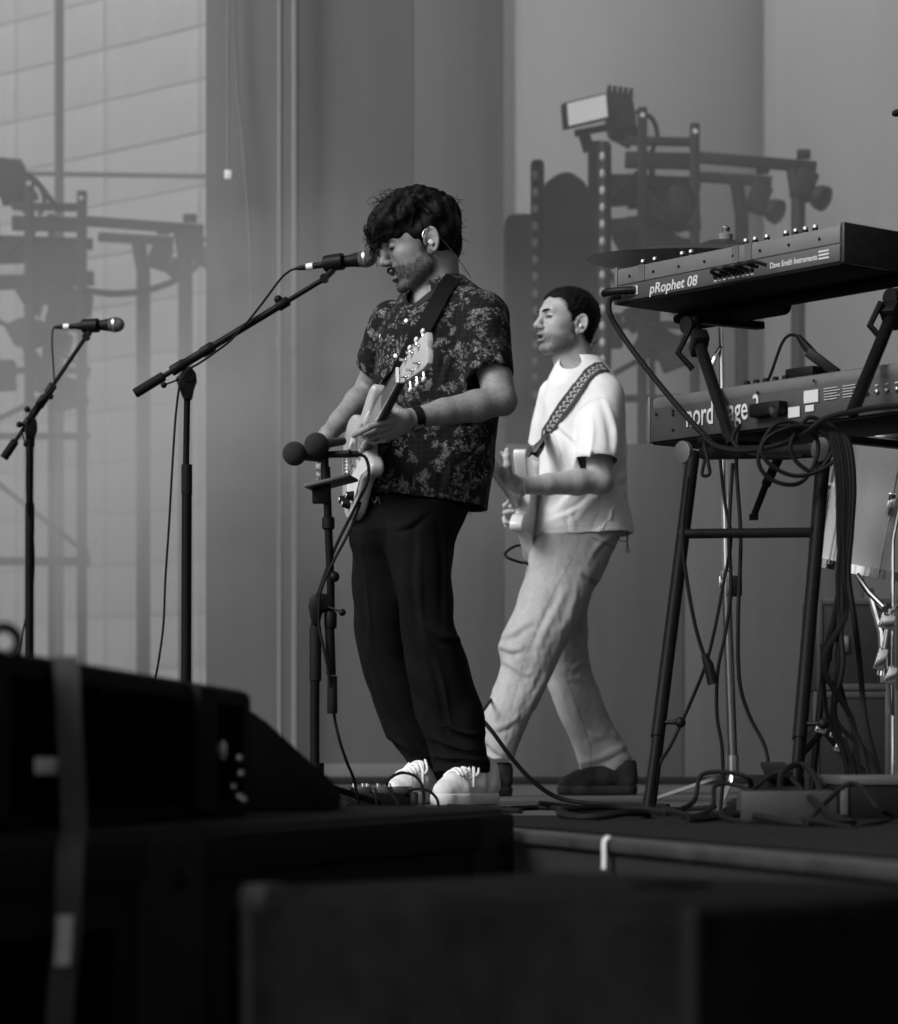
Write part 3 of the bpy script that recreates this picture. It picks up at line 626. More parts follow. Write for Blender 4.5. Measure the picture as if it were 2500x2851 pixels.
# upper: analog synthesizer.  o = rear left bottom corner
oL = P(1709, 850, 7.62); Ls = .86
base = oL + kd * Ls / 2 + ki * .14
t = thing('synthesizer', 'analog synthesizer with wooden ends and silver knobs on the upper arms', 'synthesizer', base, 'keyboards on the stand')
hs = .098
kbox(oL, .014, Ls - .014, .004, .285, .004, hs, 'case', M_synth, t, .003)
kbox(oL, .016, Ls - .016, -.001, .006, .006, .050, 'rear_panel', M_synthp, t, .001)
kbox(oL, .016, Ls - .016, .0, .006, .053, hs - .002, 'rear_strip', M_synth, t, .001)
kbox(oL, .0, .014, -.002, .30, 0, hs + .006, 'end_cheek', mat('pale_cheek', .09, .45), t, .004)
kbox(oL, Ls - .014, Ls, -.002, .30, 0, hs + .006, 'end_cheek', M_wood, t, .004)
kbox(oL, .014, Ls - .014, .004, .29, -.002, .003, 'underside', M_under, t, .0005)
kbox(oL, .0, Ls, .22, .26, -.03, -.003, 'support_bar', M_under, t, .012)
o = MB().lathe([(0, .022), (.0, .024), (.36, .024), (.37, .018)], oL + kd * .05 + ki * .25 + UP * -.028, kd, 18).build('foam_roll', M_rubber, t)
for f_ in (.1, .155, .28, .32, .56, .6, .65, .73, .77, .81, .85):
    p = oL + kd * (f_ * Ls) + ki * .03 + UP * hs
    k_ = MB().lathe([(0, .0085), (.012, .0075), (.0125, .0)], p, UP, 14).build('knob', M_blackp, t); MB().lathe([(.0125, .0075), (.019, .007), (.021, .004), (.0215, .0005)], p, UP, 14).build('knob_cap', M_chrome, k_)
for f_ in (.075, .185, .30, .415, .54, .655, .775, .90):
    MB().lathe([(0, .0042), (.0015, .0042), (.0022, .002)], oL + kd * (f_ * Ls) + UP * .072 - ki * .0005, kn, 10).build('screw', M_black, t)
for f_ in (.13, .55, .605):
    c = oL + kd * (f_ * Ls) + UP * .075 - ki * .0012; MB().box(c, (.0125, .0008, .0225), Matrix((kd, ki, UP)).transposed()).build('tape_mark', mat('grey_tape', .08, .6), t)
RK = Matrix((kd, UP, kn)).transposed()
text_mesh('lettering', 'pRophet 08', .039, oL + kd * .145 + UP * .013 + kn * .0018, RK, M_print, t, shear=.18, sx=1.0, offset=.0006)
text_mesh('lettering', 'Dave Smith Instruments', .021, oL + kd * .60 + UP * .020 + kn * .0018, RK, M_print, t, shear=.12, sx=.82, offset=.0004)
for k in range(3):
    c = oL + kd * .79 + UP * (.021 + .009 * k) + kn * .0016; MB().box(c, (.018, .0006, .0022), Matrix((kd, ki, UP)).transposed()).build('print_bar', M_print, t)
for k in range(9):
    c = oL + kd * (.40 + .017 * k) + UP * (.026) + kn * .001
    s_ = MB().lathe([(0, .0062), (.005, .0062), (.006, .004)], c, kn, 12).build('jack_socket', M_black, t); MB().box(c - UP * .012 + kn * .001, (.005, .0006, .0016), Matrix((kd, ki, UP)).transposed()).build('socket_print', M_print, s_)
for k, f_ in enumerate((.42, .45, .48, .50)):
    c = oL + kd * f_ + UP * .026 + kn * .004; MB().tube(curve([c, c + kn * .03 + UP * .004, c + kn * .05 + kd * (.03 + .02 * k) + UP * .006, c + kn * .03 + kd * (.09 + .01 * k) - UP * .004]), .0048, 8).build('jack_plug', M_rubber, t)
c = oL + kd * .03 + UP * .03 + kn * .002; MB().tube(curve([c + kd * .06, c + kn * .02 + kd * .03, c + kn * .035 - kd * .01, c + kn * .03 - kd * .035]), .011, 10).build('power_plug', M_blackp, t)
MB().box(c + kd * .05 + kn * .001, (.02, .001, .012), Matrix((kd, ki, UP)).transposed()).build('inlet_print', M_print, t)
# lower: stage piano
oN = P(1803, 1233, 7.52); Ln = 1.28; hn_ = .124
t = thing('stage_piano', 'dark stage piano with pale lettering on the lower shelf', 'stage piano', oN + kd * Ln / 2 + ki * .16, 'keyboards on the stand')
kbox(oN, .008, Ln - .008, .002, .33, .0, hn_ - .03, 'case', M_red, t, .006)
kbox(oN, .008, Ln - .008, .006, .33, hn_ - .04, hn_, 'top', M_redtop, t, .012)
kbox(oN, 0, .01, -.002, .335, -.002, hn_ + .002, 'end_cheek', mat('cheek_pale', .10, .4), t, .004)
kbox(oN, Ln - .01, Ln, -.002, .335, -.002, hn_ + .002, 'end_cheek', M_redtop, t, .004)
kbox(oN, .01, Ln - .01, .01, .32, -.006, -.0005, 'underside', M_under, t)
text_mesh('lettering', 'nord stage 3', .088, oN + kd * .15 + UP * .030 + kn * .0012, RK, M_print, t, sx=.62, offset=.0008)
def plate(x0, x1, z0, z1, nm='print_label', m=None, depth=.0012): 
    c = oN + kd * ((x0 + x1) / 2) + UP * ((z0 + z1) / 2) + kn * depth; return MB().box(c, ((x1 - x0) / 2, .0008, (z1 - z0) / 2), Matrix((kd, ki, UP)).transposed()).build(nm, m or M_print, t)
plate(.585, .635, .05, .082); plate(.53, .57, .018, .045); plate(.59, .62, .028, .044)
for k in range(5): plate(.655, .70 + .01 * (k % 2), .052 + .007 * k, .0535 + .007 * k, 'small_print'); plate(.72, .77 - .008 * (k % 3), .052 + .007 * k, .0535 + .007 * k, 'small_print')
for k in range(10):
    c = oN + kd * (.80 + .033 * k) + UP * .055 + kn * .002; MB().lathe([(0, .006), (.003, .006), (.004, .004)], c, kn, 10).build('jack_socket', M_steel, t); plate(.795 + .033 * k, .805 + .033 * k, .07, .073, 'small_print')
for (x, z) in ((.035, .075), (.10, .078), (.10, .026), (.10, .068), (.42, .095), (.62, .105)): MB().lathe([(0, .004), (.002, .004), (.003, .002)], oN + kd * x + UP * z + kn * .0005, kn, 10).build('screw', M_black, t)
for k in range(5):
    p = oN + kd * (.33 + .035 * k) + ki * .05 + UP * hn_; MB().lathe([(0, .009), (.014, .0085), (.015, .006)], p, UP, 12).build('knob', M_blackp, t)
cb = oN + kd * .47 + UP * .045 + kn * .012
MB().box(cb, (.055, .02, .018), Matrix((kd, ki, UP)).transposed()).build('power_inlet', M_blackp, t, bev=.006)
MB().tube([cb + kd * .02 + kn * .01, cb + kd * .05 + kn * .03 - UP * .02], .009, 10).build('plug', M_steel, t)
# lamp / controller on the piano
t = thing('expression_controller', 'little black gadget with a gooseneck standing on the stage piano', 'gadget', P(2240, 1045, 7.25))
MB().box(P(2245, 1040, 7.27), (.05, .03, .014), Matrix((kd, ki, UP)).transposed()).build('base', M_blackp, t, bev=.004)
MB().box(P(2290, 1010, 7.25), (.05, .014, .014), frame(P(2330, 1030, 7.25) - P(2270, 985, 7.27))).build('hinge_arm', M_blackp, t, bev=.004)
MB().tube(curve(PP([(2138, 1060, 7.36), (2150, 1030, 7.35), (2175, 960, 7.33), (2195, 935, 7.32), (2215, 934, 7.31), (2225, 940, 7.3)])), .0042, 8).build('gooseneck', M_rubber, t)
MB().tube(PP([(2222, 936, 7.3), (2245, 965, 7.29), (2275, 1000, 7.27)]), [.007, .012, .013], 10).build('sleeve', M_blackp, t)

# ------------------------------------------------------------------ keyboard stand
t = thing('keyboard_stand', 'black two-tier A-frame keyboard stand', 'keyboard stand', Vector((.75, 6.9, 0)))
lt, rt = P(1952, 1262, 7.16), P(2290, 1255, 6.82)
MB().beam(lt, rt, .034, .034).build('top_rail', M_black, t, bev=.012)
lb, rb = Vector((.487, 6.73, 0)), Vector((.80, 6.40, 0))
for (a, b) in ((lt + Vector((-.02, 0, -.0)), lb), (rt + Vector((.005, 0, 0)), rb)):
    m_ = a.lerp(b, .80)
    lg = MB().tube([a, m_], .0175, 14).build('front_leg', M_black, t); MB().tube([a.lerp(b, .78), b + Vector((0, 0, .012))], .0135, 14).build('leg_extension', M_black, lg)
    MB().lathe([(0, .019), (.02, .017), (.05, .016)], b, (a - b), 14).build('foot', M_rubber, lg)
    s_ = a.lerp(b, .76); k_ = MB().tube([s_, s_ + Vector((.045, -.02, 0))], .006, 8).build('leg_screw', M_black, t); MB().ball(s_ + Vector((.05, -.022, 0)), .014, 12, 8).build('screw_knob', M_blackp, k_)
a, b = (lt + Vector((-.02, 0, 0))).lerp(lb, .235), rt.lerp(rb, .235); MB().tube([a, a.lerp(b, .04), a.lerp(b, .96), b], [.019, .0125, .0125, .019], 12).build('crossbar', M_black, t)
for a, e in ((lt, -1), (rt, 1)):
    d = (rt - lt).normalized(); c = a + d * e * .03 + kn * .03
    MB().lathe([(0, .030), (.012, .030), (.014, .025)], c, kn, 24).build('hinge_disc', mat('disc_grey', .06, .5), t)
# rear legs
for a, b in ((lt + Vector((-.02, .03, 0)), Vector((.572, 7.8, 0))), (rt + Vector((.005, .03, 0)), Vector((.944, 7.5, 0)))):
    MB().tube([a, b], .017, 12).build('rear_leg', M_black, t)
# upper tier arms
for (x0, y0, D0, x1, y1, D1) in ((2040, 1240, 7.12, 1932, 912, 7.52), (2372, 1150, 6.72, 2500, 836, 6.98)):
    a, b = P(x0, y0, D0), P(x1, y1, D1); ar = MB().tube([a, b], .0165, 12).build('tier_arm', M_black, t)
    MB().tube([b - (b - a) * .02, b + Vector((0, 0, .02))], .019, 10).build('arm_joint', M_blackp, ar)
    c = a.lerp(b, .86); MB().tube([c + Vector((-.03, -.02, .03)), c + Vector((-.06, -.03, -.03)), c + Vector((-.02, -.03, -.075))], .009, 8).build('clamp_lever', M_blackp, ar); MB().box(c, (.022, .022, .034), frame(b - a)).build('clamp', M_blackp, ar, bev=.006)
    MB().beam(b + Vector((0, 0, .022)), b + ki * .26 + Vector((0, 0, .03)), .03, .02).build('tier_support', M_black, ar)
    MB().lathe([(0, .024), (.012, .024)], b - kn * -.02 + Vector((.0, 0, .004)), kn, 16).build('arm_end_cap', M_rubber, ar)
for a in (lt, rt): MB().beam(a + UP * .034, a + ki * .3 + UP * .034, .035, .018).build('lower_support', M_black, t, bev=.003)

# ------------------------------------------------------------------ cymbal and its stand
c = P(2019, 690, 8.05)
t = thing('cymbal', 'thin dark cymbal behind the synthesizer knobs', 'cymbal', c)
ax = Vector((.035, -.075, 1)).normalized(); rc = .405
MB().lathe([(-.046, rc), (-.0445, rc), (-.02, rc * .66), (-.004, rc * .3), (.004, rc * .22), (.020, rc * .12), (.0235, .006), (.0215, .006), (.018, rc * .12), (.002, rc * .22), (-.006, rc * .3), (-.022, rc * .66)], c, ax, 64).build('bow', mat('cymbal_bronze', .014, .5, metal=0.0, var=.25, scale=30, spec=.3), t)
MB().lathe([(.024, .02), (.04, .021), (.042, .017)], c, ax, 16).build('felt', mat('felt', .2, .95), t)
MB().lathe([(.042, .008), (.05, .013), (.06, .013), (.066, .006)], c, ax, 14).build('wing_nut', M_chrome, t)
t = thing('cymbal_stand', 'slim chrome cymbal stand behind the keyboard stand', 'cymbal stand', Vector((P(2030, HY, 8.05).x, 8.05, 0)))
pts = [(2006, 900, 8.05), (2008, 1080, 8.05)]
MB().tube([c + ax * -.06, P(2006, 900, 8.06), P(2010, 1100, 8.06)], .007, 10).build('rod', M_chrome, t)
MB().tube(PP([(2010, 1080, 8.06), (2022, 1600, 8.06)]), .0105, 12).build('upper_tube', M_chrome, t)
MB().tube(PP([(2022, 1620, 8.06), (2042, 2150, 8.06)]) , .0145, 12).build('lower_tube', mat('smoked_chrome', .22, .3, metal=1.0), t)
MB().lathe([(0, .017), (.03, .02), (.07, .02), (.075, .015)], P(2024, 1660, 8.06), UP, 16).build('height_collar', M_chrome, t)
MB().box(P(2050, 1632, 8.05), (.016, .014, .03)).build('wing_bolt', M_blackp, t, bev=.004); MB().box(P(2007, 1622, 8.05), (.006, .008, .018)).build('wing_bolt', M_chrome, t, bev=.003)
MB().tube(PP([(2006, 965, 8.05), (1994, 985, 8.04), (1980, 1025, 8.04), (1990, 1065, 8.04)]), .006, 8).build('tilter', M_chrome, t)
MB().lathe([(0, .02), (.06, .02)], P(2041, 2160, 8.06), UP, 14).build('hub', M_chrome, t)
b = P(2043, 2150, 8.06)
for q in (.3, 2.4, 4.5): MB().beam(b, Vector((b.x + math.cos(q) * .28, b.y + math.sin(q) * .28, .012)), .014, .01).build('leg', M_chrome, t)

t = thing('overhead_microphone', 'small dark overhead microphone poking in high beside the columns', 'microphone', P(2505, 315, 8.3))
MB().tube(PP([(2484, 318, 8.3), (2492, 316, 8.3), (2560, 300, 8.3)]), [.006, .011, .011], 12).build('capsule', M_blackp, t); MB().tube(PP([(2540, 304, 8.3), (2640, 420, 8.35), (2900, 1100, 8.5)]), .008, 8).build('boom', M_black, t); MB().tube([P(2900, 1080, 8.5), Vector((P(2900, HY, 8.5).x, 8.5, 0))], .010, 8).build('stand_tube', M_black, t)
# ------------------------------------------------------------------ drum, cases, clutter at the right
D = 8.15
ax = Vector((.17, -.12, 1)).normalized(); c = P(2470, 1595, D)
t = thing('floor_tom', 'pale drum shell with chrome hoop behind the stand leg', 'drum', P(2470, 2240, D))
rd = .205; hd = .40
MB().lathe([(0.012, rd), (hd, rd)], c, ax, 64).build('shell', mat('drum_shell', .62, .25, var=.04, spec=.6), t)
for z in (0, hd): MB().lathe([(z - .012, rd + .004), (z - .014, rd + .009), (z + .012, rd + .009), (z + .014, rd + .004)], c, ax, 64).build('hoop', M_chrome, t)
Rf = frame(ax)
for k in range(8):
    q = 2 * math.pi * k / 8 + .35; v = Rf @ Vector((0, math.cos(q), math.sin(q)))
    lg = MB().box(c + ax * .2 + v * (rd + .012), (.035, .012, .012), frame(ax, v)).build('lug', M_chrome, t, bev=.004); MB().tube([c + v * (rd + .014), c + ax * hd + v * (rd + .014)], .0032, 8).build('tension_rod', M_chrome, lg)
for q in (2.2, 3.6, 5.2):
    v = Rf @ Vector((0, math.cos(q), math.sin(q))); a = c + v * (rd + .02) + ax * .1; b = Vector((a.x + v.x * .06, a.y + v.y * .06, 0)); MB().tube([a + ax * .1, a, b], .006, 8).build('leg', M_chrome, t)
MB().tube(PP([(2345, 1635, 8.0), (2325, 1720, 7.99), (2290, 1900, 7.98), (2262, 2170, 7.97), (2258, 2230, 7.97)]), .011, 10).build('leg', M_black, t)
MB().lathe([(0, .018), (.05, .018)], P(2300, 1840, 7.985), UP, 12).build('leg_clamp', M_blackp, t)
t = thing('kick_pedal', 'chrome drum pedal hardware crowded under the pale drum', 'drum pedal', P(2470, 2240, 7.9))
for pts, r in (([(2385, 1600, 7.9), (2420, 1650, 7.88), (2460, 1690, 7.86)], .009), ([(2420, 1640, 7.9), (2455, 1760, 7.88), (2462, 1900, 7.88)], .012), ([(2448, 1880, 7.86), (2480, 1700, 7.84), (2500, 1690, 7.84)], .008), ([(2410, 2190, 7.8), (2520, 2186, 7.8)], .012), ([(2470, 1880, 7.86), (2478, 1990, 7.86)], .007)):
    MB().tube(PP(pts), r, 10).build('rod', M_chrome, t)
for px, py, s_ in ((2452, 1835, (.014, .012, .032)), (2470, 1730, (.02, .014, .022)), (2480, 1880, (.014, .012, .025)), (2320, 2045, (.012, .012, .01)), (2335, 2080, (.012, .012, .014)), (2490, 2200, (.025, .02, .012)), (2285, 2030, (.016, .012, .012))):
    MB().box(P(px, py, 7.84), s_, Matrix.Rotation(.3, 3, 'Y')).build('clamp', M_chrome, t, bev=.004)
MB().tube(PP([(2220, 2100, 7.9), (2290, 2020, 7.9)]), .02, 10).build('footboard_frame', M_black, t); MB().tube(PP([(2290, 2020, 7.9), (2440, 2200, 7.85)]), .016, 10).build('footboard_frame', M_black, t)
P0 = P(2340, 1900, 9.9)
def flight_case(px0, px1, py0, py1, D, dep, lab):
    a, b = P(px0, py1, D), P(px1, py0, D); a.z = max(a.z, 0)
    t = thing('flight_case', lab, 'flight case', Vector(((a.x + b.x) / 2, D + dep / 2, a.z)), 'flight cases behind the drum')
    MB().bbox(a + Vector((.004, .004, .002)), Vector((b.x - .004, D + dep, b.z - .002))).build('box', mat('case_laminate', .022, .5), t, bev=.003)
    for z in (a.z + .012, b.z - .012): MB().bbox((a.x, D - .002, z - .012), (b.x, D + .02, z + .012)).build('edge_rail', mat('case_edge', .11, .45, metal=.5), t, bev=.003)
    for x in (a.x + .01, b.x - .01): MB().bbox((x - .01, D - .004, a.z), (x + .01, D + .02, b.z)).build('corner_rail', mat('case_edge', .11, .45, metal=.5), t, bev=.003)
    x = a.x + (b.x - a.x) * .32; MB().bbox((x - .02, D - .012, (a.z + b.z) / 2 - .03), (x + .02, D - .001, (a.z + b.z) / 2 + .03)).build('latch', M_steel, t, bev=.003)
    return t
flight_case(2265, 2480, 1925, 2262, 9.9, .5, 'lower black flight case with metal edging behind the drum')
flight_case(2275, 2500, 1665, 1922, 9.9, .45, 'upper black flight case stacked behind the drum')
# black amplifier head at the right edge of the deck
a, b = P(2345, 2310, 5.95), P(2620, 2165, 5.95); a.z = 0.0
t = thing('rack_box', 'black rack box with a pale top lip at the deck edge', 'rack box', Vector(((a.x + b.x) / 2, 6.1, 0)))
MB().bbox(a, Vector((b.x, 6.3, b.z))).build('case', M_blackp, t, bev=.006); MB().bbox(Vector((a.x - .004, 5.944, b.z - .016)), Vector((b.x, 6.304, b.z + .004))).build('lid_lip', mat('lip', .05, .5), t, bev=.003)
MB().bbox(Vector((a.x - .004, 5.944, 0.002)), Vector((a.x + .012, 5.956, b.z - .017))).build('edge_lip', mat('lip', .05, .5), t, bev=.002)
# cables
def kcable(pts, r, lab, g='leads hanging from the keyboard stand', sub=5): return cable('keyboard_lead', PP(pts), r, M_rubber, lab, 'cable', g, sub=sub)
kcable([(1725, 825, 7.5), (1700, 835, 7.45), (1697, 870, 7.43), (1720, 915, 7.42), (1780, 1000, 7.36), (1860, 1100, 7.28), (1930, 1180, 7.2), (1965, 1215, 7.15), (1985, 1240, 7.12)], .0078, 'thick lead slanting from the synthesizer inlet to the stand rail')
kcable([(2055, 1195, 7.05), (2050, 1300, 7.05), (2062, 1500, 7.02), (2055, 1720, 7.0), (2058, 1890, 7.0), (2085, 1990, 7.0), (2130, 2080, 6.98), (2140, 2160, 6.95), (2138, 2250, 6.9)], .0056, 'lead falling from the rail beside the cymbal stand to the floor')
kcable([(2005, 1280, 7.08), (2018, 1400, 7.08), (2035, 1500, 7.06), (2015, 1620, 7.04), (1990, 1750, 7.02), (1965, 1850, 7.0), (1925, 1950, 6.98), (1870, 2070, 6.95), (1832, 2140, 6.9), (1815, 2262, 6.86)], .005, 'thin lead crossing from the crossbar toward the left front leg')
kcable([(1915, 1330, 7.0), (1900, 1480, 6.95), (1910, 1600, 6.95), (1935, 1740, 6.95), (1962, 1830, 6.95), (1985, 1885, 6.95)], .0055, 'lead with a fat inline connector beside the left leg')
t = MB().tube(PP([(1960, 1822, 6.95), (1972, 1850, 6.95), (1985, 1905, 6.95)]), [.008, .013, .014], 10).build('inline_connector', M_blackp, loc=P(1972, 1850, 6.95)); tag(t, 'fat black connector hanging beside the left stand leg', 'connector')
kcable([(2040, 1290, 7.06), (2030, 1480, 7.05), (2035, 1640, 7.03), (2020, 1760, 7.02), (1998, 1870, 7.0), (1996, 1990, 7.0), (2010, 2080, 6.98), (2012, 2180, 6.96), (2005, 2262, 6.9)], .0052, 'lead sagging between both stand legs to the cable heap')
for i in range(6):
    o_ = i * 9 - 20; r3 = random.Random(i)
    kcable([(2320 + o_ * .6, 1180 + i * 4, 6.72), (2340 + o_, 1240, 6.68), (2352 + o_, 1350, 6.66), (2350 + o_ * .8, 1480, 6.66), (2345 + o_ * .6 + r3.uniform(-8, 8), 1600, 6.66), (2335 + o_ * 1.3 + r3.uniform(-22, 22), 1720, 6.65), (2330 + o_ * 1.6 + r3.uniform(-40, 40), 1850, 6.64 + r3.uniform(-.06, .06)), (2340 + o_ * 1.8 + r3.uniform(-50, 50), 2000, 6.62), (2390 + o_ * 2.0, 2110 + r3.uniform(-20, 20), 6.6), (2420 + o_ * 2.5, 2262, 6.55)], .0062 + .0008 * (i % 3), 'one of the thick leads bundled down the right stand leg', 'bundled leads at the right stand leg')
# loops of spare cable at the rail
for i, (cx, cy, rx, ry) in enumerate(((2195, 1262, 82, 88), (2262, 1238, 56, 76), (2225, 1255, 100, 70))):
    pts = [(cx + rx * math.cos(a) + 6 * math.sin(3 * a + i), cy - ry * math.sin(a), 6.72 - .012 * i) for a in [k * 2 * math.pi / 16 + i for k in range(17)]]
    kcable(pts, .0058, ('wide coil of spare lead hung on the stand rail', 'narrow upright coil of spare lead on the right hinge disc', 'flat outer coil of spare lead on the stand rail')[i], 'spare lead coils', sub=4)
kcable([(2500, 1130, 6.6), (2440, 1135, 6.62), (2380, 1145, 6.66), (2300, 1165, 6.68), (2250, 1200, 6.7), (2180, 1235, 6.76), (2080, 1255, 6.9), (2000, 1245, 7.02), (1960, 1215, 7.08)], .008, 'thick lead swept along the stage piano to the left hinge')
kcable([(2060, 1180, 7.0), (2040, 1225, 7.0), (2080, 1262, 6.95), (2160, 1275, 6.85), (2240, 1270, 6.78)], .006, 'lead drooping under the power inlet onto the rail')
kcable([(1960, 1235, 7.08), (1972, 1290, 7.06), (1975, 1320, 7.06), (1955, 1322, 7.06), (1962, 1280, 7.07)], .005, 'short looped lead end below the left hinge disc')
kcable([(2140, 1290, 7.6), (2118, 1380, 7.6), (2100, 1440, 7.6)], .011, 'short thick strut-like lead behind the crossbar') if False else None
t = thing('stand_strut', 'slim grey telescopic strut hanging behind the crossbar', 'strut', P(2100, 1440, 7.7)); MB().tube(PP([(2168, 1275, 7.65), (2132, 1350, 7.68)]), .014, 10).build('outer_tube', M_black, t); MB().tube(PP([(2132, 1350, 7.68), (2100, 1432, 7.7)]), .010, 10).build('inner_tube', M_black, t); MB().box(P(2098, 1440, 7.7), (.012, .012, .008)).build('end_clip', M_black, t)
# heap of cable on the deck
def floor_cable(pts, r, lab, g='leads lying on the deck'): 
    q = [Vector(((px - 1250) / F * D_, D_, r + z)) for px, D_, z in pts]; return cable('floor_lead', q, r, M_rubber, lab, 'cable', g, sub=6)
floor_cable([(1250, 7.2, 0), (1400, 6.9, 0), (1500, 7.0, 0), (1620, 6.85, 0), (1750, 6.95, 0), (1900, 6.8, 0), (1990, 6.6, .01)], .007, 'lead lying along the deck from the white shoe to the cable heap')
floor_cable([(1450, 6.6, 0), (1380, 6.8, 0), (1500, 7.05, 0), (1600, 7.0, 0), (1500, 6.95, .012)], .007, 'lead looped back on the deck behind the subwoofer corner')
floor_cable([(1560, 6.0, 0), (1680, 6.2, 0), (1800, 6.1, .0), (1760, 5.9, .01), (1620, 5.85, 0), (1560, 6.05, .01), (1700, 6.3, .012), (1900, 6.2, .0)], .009, 'flat coil of lead on the deck before the left stand foot')
floor_cable([(1270, 8.55, .36), (1325, 8.4, .265), (1372, 8.2, .20), (1420, 8.1, .13), (1480, 8.0, .06), (1550, 7.9, .012), (1640, 7.6, 0), (1760, 7.4, 0), (1860, 7.2, 0)], .0068, 'guitar lead sloping from behind the black trousers to the deck')
for i, (cx, cd, ln) in enumerate(((2010, 6.3, 200), (2080, 6.2, 160), (2160, 6.25, 240), (2240, 6.2, 200), (2320, 6.1, 220), (2200, 5.7, 300), (2380, 5.6, 260), (2060, 5.9, 200))):
    r3 = random.Random(20 + i); hh = r3.uniform(.02, .10)
    s1_, s2_, s3_ = r3.uniform(-1, 1), r3.uniform(-1, 1), r3.uniform(-1, 1)
    floor_cable([(cx - ln * (.7 + .3 * s1_), cd - .2 + .2 * s2_, 0), (cx - ln * .4, cd + .05 * s1_, hh * .3), (cx - ln * (.15 + .2 * s2_), cd + .05, hh), (cx + ln * (.2 + .2 * s3_), cd - .02 + .1 * s1_, hh * (.7 + .5 * s1_)), (cx + ln * .4, cd - .08 + .2 * s3_, .01), (cx + ln * (.3 + .4 * s2_), cd - .25, 0), (cx - ln * .2 * s3_, cd - .35, 0), (cx - ln * (.5 + .3 * s3_), cd - .2, .012)], r3.uniform(.005, .009), ['stiff lead arching up out of the cable heap', 'second hump of lead in the cable heap'][i % 2] + ['', ' beside the cymbal stand', ' below the right stand leg', ' by the rack box'][i // 2], 'leads heaped under the keyboards')
t = MB().box(Vector((P(2190, HY, 5.75).x, 5.75, .035)), (.10, .05, .033)).build('power_strip', mat('grey_box', .022, .6), loc=Vector((P(2190, HY, 5.75).x, 5.75, 0)), bev=.006); tag(t, 'flat grey power distribution box in the cable heap', 'power box')
t = MB().box(Vector((P(2090, HY, 6.0).x, 6.0, .022)), (.035, .05, .02), Matrix.Rotation(.4, 3, 'Z')).build('foot_switch', M_blackp, loc=Vector((P(2090, HY, 6.0).x, 6.0, 0)), bev=.006); tag(t, 'black sustain foot switch tilted in the cable heap', 'foot switch')
t = thing('sustain_pedal', 'black pedal unit standing behind the grey power box', 'pedal', Vector((P(2150, HY, 6.5).x, 6.5, 0)))
MB().box(Vector((P(2160, HY, 6.5).x, 6.5, .05)), (.05, .06, .045), Matrix.Rotation(.3, 3, 'Z')).build('housing', M_blackp, t, bev=.008); MB().box(Vector((P(2160, HY, 6.45).x, 6.45, .105)), (.03, .06, .006), Matrix.Rotation(.25, 3, 'X')).build('treadle', M_black, t, bev=.003)
